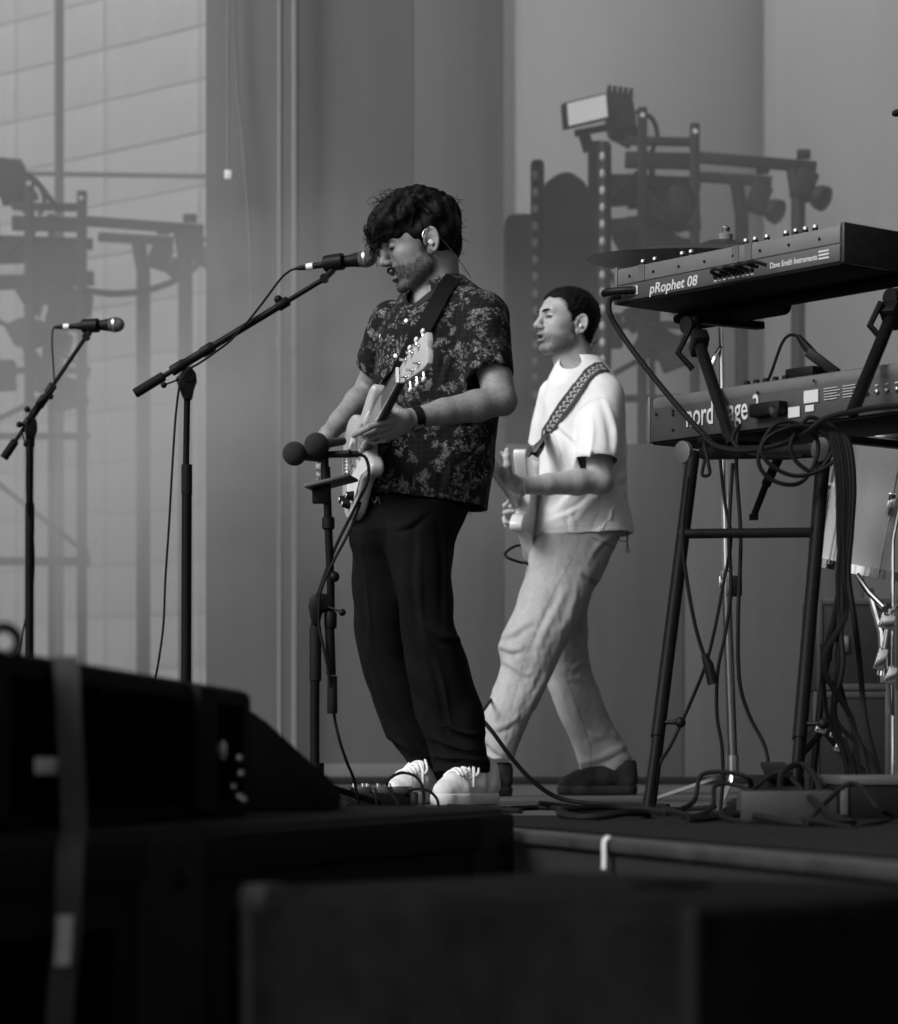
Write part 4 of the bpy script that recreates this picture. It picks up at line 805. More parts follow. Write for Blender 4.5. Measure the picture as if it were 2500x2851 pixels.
# ------------------------------------------------------------------ implicit-surface modeller for bodies, clothes, shoes
class Field:
    def __init__(s, lo, hi, h):
        s.lo = np.array(lo, np.float32); s.h = h
        s.n = [int(math.ceil((b - a) / h)) + 1 for a, b in zip(lo, hi)]
        s.ax = [s.lo[i] + h * np.arange(s.n[i], dtype=np.float32) for i in range(3)]
        s.F = np.full(s.n, 0.08, np.float32)
    def blk(s, lo, hi):
        sl = []
        for i in range(3):
            a = max(0, int((lo[i] - s.lo[i]) / s.h)); b = min(s.n[i], int((hi[i] - s.lo[i]) / s.h) + 2)
            if b <= a: return None
            sl.append(slice(a, b))
        sl = tuple(sl)
        return sl, (s.ax[0][sl[0]][:, None, None], s.ax[1][sl[1]][None, :, None], s.ax[2][sl[2]][None, None, :])
    def put(s, sl, d, k, op):
        a = s.F[sl]
        if op == 'u':
            if k > 0: h = np.clip(.5 + .5 * (a - d) / k, 0, 1); s.F[sl] = a + (d - a) * h - k * h * (1 - h)
            else: s.F[sl] = np.minimum(a, d)
        else:
            d = -d
            if k > 0: h = np.clip(.5 - .5 * (a - d) / k, 0, 1); s.F[sl] = a + (d - a) * h + k * h * (1 - h)
            else: s.F[sl] = np.maximum(a, d)
    def cone(s, a, b, ra, rb, k=.015, op='u', cut=()):
        a = np.array(a, np.float32); b = np.array(b, np.float32); m = max(ra, rb) + k + .012
        q = s.blk(np.minimum(a, b) - m, np.maximum(a, b) + m)
        if q is None: return
        sl, (X, Y, Z) = q; ab = b - a; L2 = float(ab @ ab) + 1e-12
        px, py, pz = X - a[0], Y - a[1], Z - a[2]
        t = np.clip((px * ab[0] + py * ab[1] + pz * ab[2]) / L2, 0, 1)
        d = np.sqrt((px - t * ab[0]) ** 2 + (py - t * ab[1]) ** 2 + (pz - t * ab[2]) ** 2) - (ra + (rb - ra) * t)
        for (p, n) in cut: d = np.maximum(d, (X - p[0]) * n[0] + (Y - p[1]) * n[1] + (Z - p[2]) * n[2])
        s.put(sl, d, k, op)
    def chain(s, pts, rs, k=.012, op='u'):
        for i in range(len(pts) - 1): s.cone(pts[i], pts[i + 1], rs[i], rs[i + 1], k, op)
    def ell(s, c, r, R=None, k=.02, op='u', cut=()):
        c = np.array(c, np.float32); m = max(r) + k + .012; q = s.blk(c - m, c + m)
        if q is None: return
        sl, (X, Y, Z) = q; R = np.array(R if R is not None else np.eye(3), np.float32)
        X, Y, Z = X - c[0], Y - c[1], Z - c[2]
        u = X * R[0, 0] + Y * R[1, 0] + Z * R[2, 0]; v = X * R[0, 1] + Y * R[1, 1] + Z * R[2, 1]; w_ = X * R[0, 2] + Y * R[1, 2] + Z * R[2, 2]
        k0 = np.sqrt((u / r[0]) ** 2 + (v / r[1]) ** 2 + (w_ / r[2]) ** 2); k1 = np.sqrt((u / r[0] ** 2) ** 2 + (v / r[1] ** 2) ** 2 + (w_ / r[2] ** 2) ** 2) + 1e-9
        d = k0 * (k0 - 1) / k1
        for (p, n) in cut: d = np.maximum(d, (X + c[0] - p[0]) * n[0] + (Y + c[1] - p[1]) * n[1] + (Z + c[2] - p[2]) * n[2])
        s.put(sl, d, k, op)
    def loft(s, st, k=.02, p=2.3, grow=0.0, zlo=None, zhi=None, cut=(), yaw=0.0):
        """st rows: z, cx, cy, a, b (half widths); elliptical sections"""
        st = sorted(st); st = np.array(st, np.float32); z0 = st[0, 0] if zlo is None else zlo; z1 = st[-1, 0] if zhi is None else zhi
        ma = st[:, 3].max() + st[:, 4].max() * abs(math.sin(yaw)) + .05; mb = st[:, 4].max() + st[:, 3].max() * abs(math.sin(yaw)) + .05
        q = s.blk((st[:, 1].min() - ma, st[:, 2].min() - mb, z0 - k - .03), (st[:, 1].max() + ma, st[:, 2].max() + mb, z1 + k + .03))
        if q is None: return
        sl, (X, Y, Z) = q; z = Z.ravel()
        f = np.linspace(st[0, 0], st[-1, 0], 200); cols = []
        for j in range(1, 5):
            y = np.interp(f, st[:, 0], st[:, j]); kk = np.ones(9) / 9; y = np.convolve(np.pad(y, 4, mode='edge'), kk, 'valid'); cols.append(np.interp(z, f, y)[None, None, :].astype(np.float32))
        cx, cy, a, b = cols; a = a + grow; b = b + grow
        u, v = X - cx, Y - cy
        if yaw: cu, su = math.cos(yaw), math.sin(yaw); u, v = u * cu + v * su, -u * su + v * cu
        r = (np.abs(u / a) ** p + np.abs(v / b) ** p) ** (1 / p)
        d = (r - 1) * np.minimum(a, b)
        d = np.maximum(d, np.maximum(Z - z1, z0 - Z))
        for (pt, n) in cut: d = np.maximum(d, (X - pt[0]) * n[0] + (Y - pt[1]) * n[1] + (Z - pt[2]) * n[2])
        s.put(sl, d, k, 'u')
    def halfspace(s, p, n):   # keep the side where (x-p).n < 0
        X, Y, Z = s.ax[0][:, None, None], s.ax[1][None, :, None], s.ax[2][None, None, :]
        s.F = np.maximum(s.F, (X - p[0]) * n[0] + (Y - p[1]) * n[1] + (Z - p[2]) * n[2]).astype(np.float32)
    def surface(s):
        f = s.F; ins = f < 0
        nx, ny, nz = s.n
        cnt = np.zeros((nx - 1, ny - 1, nz - 1), np.uint8)
        for i in (0, 1):
            for j in (0, 1):
                for k in (0, 1): cnt += ins[i:nx - 1 + i, j:ny - 1 + j, k:nz - 1 + k]
        act = np.argwhere((cnt > 0) & (cnt < 8)); del cnt
        idx = np.full((nx - 1, ny - 1, nz - 1), -1, np.int32); idx[act[:, 0], act[:, 1], act[:, 2]] = np.arange(len(act))
        cor = [(i, j, k) for i in (0, 1) for j in (0, 1) for k in (0, 1)]
        val = np.stack([f[act[:, 0] + i, act[:, 1] + j, act[:, 2] + k] for i, j, k in cor], 1)
        pos = np.zeros((len(act), 3), np.float32); num = np.zeros(len(act), np.float32); ca = np.array(cor, np.float32)
        for a in range(8):
            for b in range(a + 1, 8):
                if sum(abs(x - y) for x, y in zip(cor[a], cor[b])) != 1: continue
                fa, fb = val[:, a], val[:, b]; m = (fa < 0) != (fb < 0); t = np.where(m, fa / (fa - fb + 1e-20), 0)
                pos += m[:, None] * (ca[a] + t[:, None] * (ca[b] - ca[a])); num += m
        v = s.lo + s.h * (act + pos / num[:, None])
        qs = []
        for axis in range(3):
            o1, o2 = (axis + 1) % 3, (axis + 2) % 3
            A = [slice(None)] * 3; B = [slice(None)] * 3; A[axis] = slice(0, -1); B[axis] = slice(1, None)
            e = np.argwhere(ins[tuple(A)] != ins[tuple(B)])
            e = e[(e[:, o1] > 0) & (e[:, o2] > 0) & (e[:, o1] < s.n[o1] - 1) & (e[:, o2] < s.n[o2] - 1)]
            flip = ins[e[:, 0], e[:, 1], e[:, 2]]
            def at(d1, d2):
                g = e.copy(); g[:, o1] += d1; g[:, o2] += d2; return idx[g[:, 0], g[:, 1], g[:, 2]]
            q = np.stack([at(-1, -1), at(0, -1), at(0, 0), at(-1, 0)], 1)
            q[~flip] = q[~flip][:, ::-1]; qs.append(q)
        return v.astype(np.float64), np.concatenate(qs)

def smooth_mesh(v, q, it=2, lam=.5):
    a = np.concatenate([q[:, 0], q[:, 1], q[:, 2], q[:, 3]]); b = np.concatenate([q[:, 1], q[:, 2], q[:, 3], q[:, 0]])
    deg = np.bincount(a, minlength=len(v)) + np.bincount(b, minlength=len(v)) + 1e-9
    for _ in range(it):
        acc = np.stack([np.bincount(a, v[b, i], len(v)) + np.bincount(b, v[a, i], len(v)) for i in range(3)], 1)
        v = v + lam * (acc / deg[:, None] - v)
    return v
def normals(v, q):
    n = np.cross(v[q[:, 2]] - v[q[:, 0]], v[q[:, 3]] - v[q[:, 1]]); out = np.zeros_like(v)
    for k in range(4):
        for i in range(3): out[:, i] += np.bincount(q[:, k], n[:, i], len(v))
    return out / (np.linalg.norm(out, axis=1, keepdims=True) + 1e-12)
def quad_object(name, v, q, material, parent=None, loc=None, attrs=None):
    o0 = np.array(org(parent) if parent is not None else (loc if loc is not None else (0, 0, 0)))
    me = bpy.data.meshes.new(name); me.vertices.add(len(v)); me.vertices.foreach_set('co', (v - o0).astype(np.float32).ravel())
    me.loops.add(q.size); me.loops.foreach_set('vertex_index', q.astype(np.int32).ravel())
    me.polygons.add(len(q)); me.polygons.foreach_set('loop_start', np.arange(0, q.size, 4, dtype=np.int32))
    me.polygons.foreach_set('use_smooth', np.ones(len(q), bool)); me.update(calc_edges=True)
    for k, a in (attrs or {}).items():
        at = me.attributes.new(k, 'FLOAT', 'POINT'); at.data.foreach_set('value', a.astype(np.float32))
    return link_mesh(name, me, material, parent, loc)
def spec_noise(p, freq, seed, n=10, stretch=(1, 1, 1)):
    r = np.random.default_rng(seed); out = np.zeros(len(p)); s_ = np.array(stretch)
    for _ in range(n):
        d = r.normal(size=3); d /= np.linalg.norm(d); out += np.sin((p * s_) @ d * freq * r.uniform(.6, 1.5) + r.uniform(0, 6.28))
    return out / math.sqrt(n / 2)
def smoothstep(a, b, x): t = np.clip((x - a) / (b - a), 0, 1); return t * t * (3 - 2 * t)
def poly_sd(x, z, poly):
    """signed distance to a polygon (negative inside)"""
    d = np.full(np.broadcast(x, z).shape, 1e9); ins = np.zeros(d.shape, bool); n = len(poly)
    for i in range(n):
        (x0, z0), (x1, z1) = poly[i], poly[(i + 1) % n]; ex, ez = x1 - x0, z1 - z0
        t = np.clip(((x - x0) * ex + (z - z0) * ez) / (ex * ex + ez * ez), 0, 1); d = np.minimum(d, np.hypot(x - x0 - t * ex, z - z0 - t * ez))
        c = ((z0 <= z) & (z < z1)) | ((z1 <= z) & (z < z0)); ins ^= c & (x < x0 + (z - z0) / (z1 - z0 + 1e-12) * ex)
    return np.where(ins, -d, d)

class Head:
    """local axes: x to the face, y to the person's left, z up; origin between the ear canals"""
    def __init__(s, o, yaw, pitch, roll=0.0, scale=1.0):
        # yaw: degrees the face is turned from photo-left toward the camera; pitch > 0 looks down
        f = Vector((-math.cos(math.radians(yaw)), -math.sin(math.radians(yaw)), 0)); l = Vector((math.sin(math.radians(yaw)), -math.cos(math.radians(yaw)), 0)); u = Vector((0, 0, 1))
        c, sn_ = math.cos(math.radians(pitch)), math.sin(math.radians(pitch)); f, u = f * c - u * sn_, u * c + f * sn_
        c, sn_ = math.cos(math.radians(roll)), math.sin(math.radians(roll)); l, u = l * c + u * sn_, u * c - l * sn_
        s.R = np.array([list(f), list(l), list(u)]).T; s.o = np.array(o); s.s = scale
    def w(s, p): return s.o + s.R @ (np.array(p, float) * s.s)
    def loc(s, v): return ((v - s.o) @ s.R) / s.s
def head_into(Fd, H, open_mouth=.004, k0=1.0):
    s = H.s
    def E(c, r, k=.02, op='u'): Fd.ell(H.w(c), [x * s for x in r], H.R, k * s, op)
    def K(a, b, ra, rb, k=.015, op='u'): Fd.cone(H.w(a), H.w(b), ra * s, rb * s, k * s, op)
    E((-.006, 0, .046), (.099, .0755, .084), .02)
    E((.035, 0, .035), (.064, .066, .072), .02)          # forehead and front
    E((.042, 0, -.020), (.052, .056, .066), .02)         # mid face
    for y in (1, -1):
        K((.012, .050 * y, -.048), (.070, .024 * y, -.082), .017, .018, .022)   # jaw
        E((.046, .040 * y, -.036), (.036, .022, .036), .02)
        E((.060, .038 * y, -.004), (.030, .024, .022), .018)                    # cheekbone
        K((.082, .040 * y, .044), (.094, .008 * y, .040), .010, .011, .014)     # brow
    E((.084, 0, -.084), (.018, .022, .016), .016)        # chin
    E((.080, 0, -.042), (.026, .030, .026), .016)        # muzzle
    for y in (1, -1): E((.103, .033 * y, .022), (.017, .017, .012), .014, 's')   # eye sockets
    K((.092, 0, .036), (.1165, 0, -.006), .0095, .0105, .012)                    # nose
    E((.1165, 0, -.010), (.0115, .0115, .0095), .008)
    for y in (1, -1):
        E((.106, .0125 * y, -.0145), (.0105, .0075, .0075), .006)
        E((.0835, .0315 * y, .0225), (.0135, .0145, .0115), .004)               # eyeball under the lids
        E((.111, .006 * y, -.0225), (.006, .0035, .003), .003, 's')             # nostril
    E((.1035, 0, -.0375), (.0090, .0215, .0058), .006)   # upper lip
    E((.1000, 0, -.0555 - open_mouth * .5), (.0100, .0195, .0072), .006)         # lower lip
    E((.106, 0, -.0460 - open_mouth * .3), (.022, .0165, .0022 + open_mouth * .75), .003, 's')
    for y in (1, -1):                                    # ears
        c = Vector((-.010, .078 * y, .004)); tl = math.radians(14)
        Re = Matrix.Rotation(-tl, 3, 'Y') @ Matrix.Rotation(-.38 * y, 3, 'Z')
        def e(c2, r, k, op): Fd.ell(H.w(c2), [x * s for x in r], H.R @ np.array(Re), k * s, op)
        e(c, (.0195, .0065, .0335), .004, 'u')
        q = [c + Re @ Vector((.018 * math.cos(a), .004 * y, .032 * math.sin(a))) for a in [x * .35 - .4 for x in range(14)]]
        for i in range(13): K(q[i], q[i + 1], .0042, .0042, .003)
        e(c + Re @ Vector((.003, .009 * y, -.002)), (.0105, .008, .016), .004, 's')
        E(c + Re @ Vector((.015, .001 * y, -.005)), (.0055, .0055, .008), .004)
        e(c + Re @ Vector((.004, .0, -.030)), (.010, .006, .010), .006, 'u')

def beard_mask(H, v, side=1.0, stub=1.0, soft=.007):
    p = H.loc(v); x, y, z = p[:, 0], np.abs(p[:, 1]), p[:, 2]
    poly = [(.0, .012), (.018, .012), (.026, -.022), (.060, -.036), (.082, -.030), (.112, -.0235), (.125, -.035), (.125, -.105), (.06, -.108), (.0, -.070), (-.004, -.03)]
    m = smoothstep(soft, -soft, poly_sd(x, z, poly) + .4 * (soft - .007) + .0015 * spec_noise(v, 260, 15)) * (z > -.115) * (y < .09)
    lips = smoothstep(.004, -.001, poly_sd(x, z, [(.088, -.044), (.125, -.031), (.125, -.064), (.092, -.060)])) * (y < .022)
    nz = .5 + .5 * spec_noise(v, 1400, 5, 14)
    return np.clip(m * stub * (.72 + .28 * np.clip(nz, 0, 1)) * (1 - .55 * lips), 0, 1), lips * (x > .07)

def px_folds(v, n, lst, side=-1):
    """soft cloth ridges with a hollow beside them; each fold is drawn through a few photo points on the garment side that faces the deck front"""
    px, py = v[:, 0] / v[:, 1] * F + 1250, HY - (v[:, 2] - CAMZ) / v[:, 1] * F; out = np.zeros(len(v)); fac = smoothstep(.15, -.35, n[:, 1])
    for (x0, y0, x1, y1, wd_, am) in lst:
        dx, dy = x1 - x0, y1 - y0; L_ = math.hypot(dx, dy); t = ((px - x0) * dx + (py - y0) * dy) / (L_ * L_); s_ = ((px - x0) * -dy + (py - y0) * dx) / L_
        s_ = s_ + wd_ * .8 * np.sin(t * 4.0 + x0)            # not ruler straight
        env = np.clip(1 - np.abs(t - .5) * 1.55, 0, 1) ** .7; env = np.where((t < -.15) | (t > 1.15), 0, env)
        out += am * env * (np.exp(-(s_ / wd_) ** 2) - .75 * np.exp(-((s_ - 1.7 * wd_) / (wd_ * 1.1)) ** 2))
    return v + n * (out * fac)[:, None]
# ------------------------------------------------------------------ the singer in the patterned shirt
M_hair = mat('dark_hair', 0.004, 0.55, var=.5, scale=60, bump=.6, bscale=260, spec=.12, stretch=(1, 1, .3))
def skin_mat(name, v): 
    m = mat(name, v, .55, var=.16, scale=55, bump=.22, bscale=300, attr='dark', v2=.022, spec=.4)
    m.node_tree.nodes['Principled BSDF'].inputs['Subsurface Weight'].default_value = .06
    m.node_tree.nodes['Principled BSDF'].inputs['Subsurface Radius'].default_value = (.006, .006, .006)
    return m
def lp(py, pl, pr, D, b, dy=0.0):
    c = P((pl + pr) / 2, py, D); return (c.z, c.x, D + dy, S((pr - pl) / 2, D), b)

A = thing('person', 'man in dark flower-patterned shirt and black trousers singing with a pale guitar', 'person', Vector((P(1235, HY, 7.7).x, 7.7, 0)))
HA = Head(P(1181, 690, 7.70), 9, 17, 0, 1.05)
D0 = 7.70
LS, RS = P(1348, 905, 7.61), P(1098, 905, 7.83)
LE, LW = P(1392, 1112, 7.52), P(1150, 1165, 7.40)
RE, RW = P(1030, 1078, 7.99), P(912, 1212, 7.86)
lo, hi = P(850, 1460, 7.2), P(1440, 500, 7.2); lo = (lo.x - .0, 7.22, lo.z - .02); hi = (hi.x + .03, 8.12, hi.z + .05)
B = Field(lo, hi, .0027)
# trunk (under the shirt), neck, arms
B.cone(P(1225, 925, 7.72), P(1180, 1330, 7.72), .115, .115, .03); B.cone(P(1180, 1330, 7.72), P(1165, 1440, 7.72), .12, .12, .03)
B.cone(LS, P(1225, 885, 7.71), .046, .055, .03); B.cone(RS, P(1215, 885, 7.71), .045, .055, .03)
B.cone(HA.w((-.026, 0, -.05)), P(1226, 850, 7.715), .056, .056, .03)
B.cone(HA.w((.03, 0, -.075)), P(1185, 850, 7.70), .030, .036, .03)
B.chain([LS, LS.lerp(LE, .5), LE], [.046, .050, .044], .015)
f1 = LE.lerp(LW, .28); B.chain([LE, f1 + Vector((0, 0, -.004)), LE.lerp(LW, .65), LW], [.041, .043, .035, .0265], .012)
B.ell(LE + Vector((.012, .01, -.006)), (.033, .034, .034), k=.015)
B.chain([RS, RE], [.044, .042], .015); B.chain([RE, RE.lerp(RW, .3), RE.lerp(RW, .7), RW], [.036, .037, .030, .0245], .012)
head_into(B, HA, .005)
# left hand on the guitar neck
W2 = P(1128, 1170, 7.385); mcp = PP([(1062, 1174, 7.352), (1058, 1192, 7.372), (1062, 1208, 7.394), (1070, 1221, 7.414)])
B.cone(LW, P(1118, 1168, 7.38), .0265, .024, .012)
for i, m_ in enumerate(mcp): B.cone(W2 + Vector((0, .008 * (i - 1.5), -.007 * (i - 1))), m_, .0200, .0125, .010)
def finger(pts, r0, r1, k=.004):
    n = len(pts); B.chain(pts, [r0 + (r1 - r0) * i / (n - 1) for i in range(n)], k)
finger([mcp[0]] + PP([(1026, 1190, 7.345), (1002, 1203, 7.355), (984, 1213, 7.368)]), .0100, .0074)
finger([mcp[1]] + PP([(1022, 1206, 7.380), (1004, 1204, 7.405), (1004, 1186, 7.418)]), .0102, .0076)
finger([mcp[2]] + PP([(1028, 1220, 7.405), (1012, 1214, 7.428), (1014, 1196, 7.438)]), .0098, .0074)
finger([mcp[3]] + PP([(1042, 1231, 7.425), (1028, 1226, 7.442), (1026, 1210, 7.452)]), .0088, .0066)
finger([P(1118, 1152, 7.395)] + PP([(1092, 1132, 7.405), (1074, 1124, 7.412), (1062, 1122, 7.420)]), .0150, .0090, .008)
# right hand over the strings
pc = P(893, 1240, 7.84); B.cone(RW, pc, .0255, .024, .012)
rm = PP([(878, 1262, 7.79), (874, 1272, 7.81), (874, 1280, 7.84), (880, 1288, 7.86)])
for m_ in rm: B.cone(pc, m_, .022, .0125, .010)
finger([rm[0]] + PP([(872, 1288, 7.76), (888, 1302, 7.74), (900, 1306, 7.74)]), .0100, .0075)
finger([rm[1]] + PP([(864, 1300, 7.78), (876, 1318, 7.76), (890, 1324, 7.75)]), .0100, .0075)
finger([rm[2]] + PP([(864, 1310, 7.81), (870, 1328, 7.79), (884, 1336, 7.78)]), .0096, .0072)
finger([rm[3]] + PP([(872, 1316, 7.84), (874, 1334, 7.83), (884, 1342, 7.82)]), .0086, .0065)
finger([P(898, 1248, 7.80)] + PP([(902, 1270, 7.75), (903, 1292, 7.73), (902, 1304, 7.735)]), .0140, .0088, .008)
v, q = B.surface(); v = smooth_mesh(v, q, 2, .45)
mask, lips = beard_mask(HA, v, stub=.85)
pl = HA.loc(v)
lash = smoothstep(.0045, .0015, np.abs(pl[:, 2] - .0155)) * (pl[:, 0] > .082) * (np.abs(np.abs(pl[:, 1]) - .031) < .014)
mole = np.zeros(len(v))
for px, py in ((1191, 792), (1222, 771)):
    c = np.array(P(px, py, 7.66)); mole = np.maximum(mole, (np.hypot(v[:, 0] - c[0], v[:, 2] - c[2]) < .0042) * (v[:, 1] < 7.68))
arm_hair = .16 * smoothstep(.2, 1.2, spec_noise(v, 700, 91, 14, (.5, 1, 1))) * (v[:, 2] < 1.25)
dark = np.clip(np.maximum.reduce([arm_hair, mask * .82, lips * .5, lash * 1.0, mole * .7]), 0, 1)
body = quad_object('body', v, q, skin_mat('skin_singer', .225), A, attrs={'dark': dark})
del B
# beard hairs
def whiskers(H, v, n_, mask, count, par, seed, ln=(.003, .006)):
    w_b = MB(); rr_ = random.Random(seed); idx = np.flatnonzero((mask > .45) & (v[:, 1] < H.o[1] + .06))
    for _ in range(count):
        j = int(idx[rr_.randrange(len(idx))]); p = Vector(v[j]); d = (Vector(n_[j]) * .5 + Vector((rr_.uniform(-.4, .4), rr_.uniform(-.4, .4), -.9))).normalized() * rr_.uniform(*ln); w_b.tube([p - d * .2, p + d], [.00045, .00015], 3, caps=False)
    return tag(w_b.build('beard', M_hair, par), kind='stuff')
whiskers(HA, v, normals(v, q), mask, 1500, A, 3)
mb_ = MB(); rr = random.Random(8)
for i in range(220):
    y = rr.uniform(-.026, .026); a = HA.w((.112 - abs(y) * .55, y, -.027 - abs(y) * .22 + rr.uniform(-.003, .002))); b = HA.w((.1155 - abs(y) * .6, y * 1.25, -.036 - abs(y) * .3 + rr.uniform(-.002, .002))); mb_.tube([Vector(a), Vector(b)], [.0009, .0003], 3, caps=False)
tag(mb_.build('moustache', M_hair, A), kind='stuff')
# eyebrows
def brow(H, pts, r, par, m):
    for y in (1, -1): MB().tube([H.w((x, yy * y, z)) for x, yy, z in pts], r, 8, flat=.6).build('eyebrow', m, par)
brow(HA, [(.1035, .012, .040), (.1005, .024, .045), (.091, .036, .0465), (.079, .045, .042)], [.0025, .0042, .0038, .0012], A, M_hair)
# hair: clumped locks over a cap
Hh = Field([x for x in HA.w((0, 0, .07)) - .2], [x for x in HA.w((0, 0, .07)) + .2], .003)
def HE(c, r, k=.02, op='u'): Hh.ell(HA.w(c), r, HA.R, k, op)
HE((-.010, 0, .056), (.104, .088, .094)); HE((.040, 0, .086), (.086, .080, .062)); HE((-.050, 0, .032), (.058, .078, .066)); HE((-.066, 0, -.004), (.036, .060, .045)); HE((.082, 0, .076), (.058, .070, .044)); HE((.010, 0, .112), (.076, .066, .046))
rr = random.Random(11); locks = []
for i in range(170):
    th = rr.uniform(-math.pi, math.pi); ph = rr.uniform(.05, 1.35)
    d = Vector((math.sin(ph) * math.cos(th), math.sin(ph) * math.sin(th), math.cos(ph)))
    a = Vector((.005 + .118 * d.x, .084 * d.y, .058 + .094 * d.z)); e = Vector((a.x * .25 + .05 if a.x > 0 else -.04, a.y * .3, 0)) + Vector((rr.uniform(-.4, .4), rr.uniform(-.4, .4), -.5)) * .07
    e = a + (e.normalized() * rr.uniform(.03, .06)); e = Vector((.01, 0, .055)) + (e - Vector((.01, 0, .055))).normalized() * (a - Vector((.01, 0, .055))).length * rr.uniform(.93, 1.03)
    Hh.cone(HA.w(a), HA.w(e), rr.uniform(.010, .017), rr.uniform(.004, .008), .007)
# clear the face, ears and neck
def HS(c, r, k=.008): Hh.ell(HA.w(c), r, HA.R, k, 's')
HS((.085, 0, -.046), (.072, .11, .073)); HS((.068, .085, -.032), (.050, .05, .052)); HS((.068, -.085, -.032), (.050, .05, .052)); HS((-.008, .090, .000), (.022, .022, .036)); HS((-.008, -.090, .000), (.022, .022, .036)); HS((.0, 0, -.085), (.10, .12, .05))
hv, hq = Hh.surface(); hn2 = normals(hv, hq); hv = hv + hn2 * (.0035 * spec_noise(hv, 150, 3, 14, (1, 1, .6)))[:, None]
hair = quad_object('hair', hv, hq, M_hair, A)
hb = MB(); rr = random.Random(5)
def curl(a, d, ln, amp, turns, r=.0016):
    pts = []; n = 12; d = Vector(d).normalized(); u = d.orthogonal().normalized(); w_ = d.cross(u); ph = rr.uniform(0, 6.3)
    for i in range(n):
        t = i / (n - 1); g = t * ln; pts.append(HA.w(Vector(a) + d * g + (u * math.cos(ph + turns * 6.28 * t) + w_ * math.sin(ph + turns * 6.28 * t)) * amp * t))
    hb.tube(pts, [r * (1 - .8 * i / (n - 1)) for i in range(n)], 4)
for i in range(95):       # fringe curls
    y = rr.uniform(-.065, .065); curl((.118 + rr.uniform(-.012, .02), y, .070 + rr.uniform(-.03, .03)), (rr.uniform(-.1, .35), rr.uniform(-.3, .3), -1), rr.uniform(.026, .05) * (1.2 if y < -.02 else .75), rr.uniform(.007, .014), rr.uniform(.8, 1.7), rr.uniform(.0010, .0022))
for i in range(300):       # loose hairs all over
    j = rr.randrange(len(hv)); l0 = HA.loc(hv[j]); n0 = hn2[j] @ HA.R
    if l0[2] < .02 and l0[0] > -.03: continue
    curl(l0, Vector(n0) * .22 + Vector((rr.uniform(-.7, .7), rr.uniform(-.7, .7), rr.uniform(-.7, .1))), rr.uniform(.014, .032), rr.uniform(.004, .009), rr.uniform(.5, 1.3), rr.uniform(.0006, .0015))
for i in range(16): curl((.055 + rr.uniform(-.03, .02), rr.uniform(-.03, .05), .146), (rr.uniform(.2, 1), rr.uniform(-.3, .3), rr.uniform(.1, .5)), rr.uniform(.03, .05), .012, rr.uniform(.7, 1.2), .0018)
tag(hb.build('curls', M_hair, hair), kind='stuff')
# in-ear monitor
c = HA.w((-.004, .0875, -.002)); ie = MB().box(c, (.006, .004, .0075), Matrix(HA.R.tolist()) @ Matrix.Rotation(.6, 3, 'Y')).build('earpiece', M_white, A, bev=.002)
MB().tube(curve([c, HA.w((.012, .088, .012)), HA.w((.006, .086, .03)), HA.w((-.016, .084, .036)), HA.w((-.036, .078, .0)), HA.w((-.062, .066, -.05)), HA.w((-.088, .05, -.115))]), .0012, 6).build('earpiece_wire', M_steel, ie)

# trousers
legN = [lp(1400, 1100, 1290, 7.66, .12), lp(1500, 1071, 1263, 7.65, .105), lp(1600, 1092, 1259, 7.64, .098), lp(1722, 1102, 1264, 7.64, .092), lp(1785, 1112, 1288, 7.645, .092), lp(1884, 1135, 1305, 7.66, .09), lp(2001, 1160, 1333, 7.68, .088), lp(2084, 1190, 1342, 7.69, .084), lp(2150, 1212, 1366, 7.70, .080)]
legF = [lp(1400, 1000, 1190, 7.76, .12), lp(1500, 978, 1150, 7.765, .105), lp(1610, 978, 1148, 7.78, .10), lp(1736, 985, 1146, 7.805, .093), lp(1829, 1001, 1156, 7.84, .088), lp(1945, 1034, 1190, 7.87, .086), lp(2038, 1066, 1222, 7.89, .084), lp(2084, 1092, 1240, 7.9, .08), lp(2150, 1140, 1262, 7.91, .07), lp(2178, 1165, 1262, 7.91, .065)]
pel = [lp(1360, 1020, 1320, 7.72, .135), lp(1424, 1000, 1296, 7.72, .132), lp(1480, 985, 1264, 7.72, .115), lp(1515, 990, 1250, 7.725, .09), lp(1545, 1010, 1220, 7.73, .055), lp(1575, 1040, 1180, 7.74, .02)]
lo, hi = P(940, 2215, 7.7), P(1410, 1340, 7.7); T_ = Field((lo.x, 7.42, lo.z), (hi.x, 8.08, hi.z), .0042)
T_.loft(legF, .02); T_.loft(legN, .012); T_.loft(pel, .035)
v, q = T_.surface(); v = smooth_mesh(v, q, 3); n_ = normals(v, q)
bot = smoothstep(.75, .1, v[:, 2])
v = px_folds(v, n_, [(1165, 1500, 1185, 1800, 10, .006), (1232, 1470, 1252, 1720, 9, .006), (1010, 1500, 1022, 1800, 9, .006), (1200, 1800, 1260, 2030, 9, .005), (1196, 2062, 1335, 2088, 10, .010), (1205, 2100, 1352, 2128, 9, .010), (1240, 2030, 1340, 2042, 8, .008), (1075, 2055, 1180, 2108, 9, .009), (1115, 2108, 1205, 2150, 8, .009), (1190, 1752, 1288, 1780, 10, .009), (1090, 1472, 1185, 1428, 9, .007), (1105, 1560, 1090, 1440, 6, .006), (1040, 1850, 1100, 2010, 9, .006)])
n_ = normals(v, q)
v += n_ * ((.0028 + .003 * bot) * spec_noise(v, 30, 8, 12, (1, 1, .55)) + .0022 * spec_noise(v, 70, 9, 12, (1, 1, .5)))[:, None]
quad_object('trousers', v, q, mat('black_cotton', .0055, .88, var=.3, scale=25, bump=.25, bscale=900, spec=.08), A)

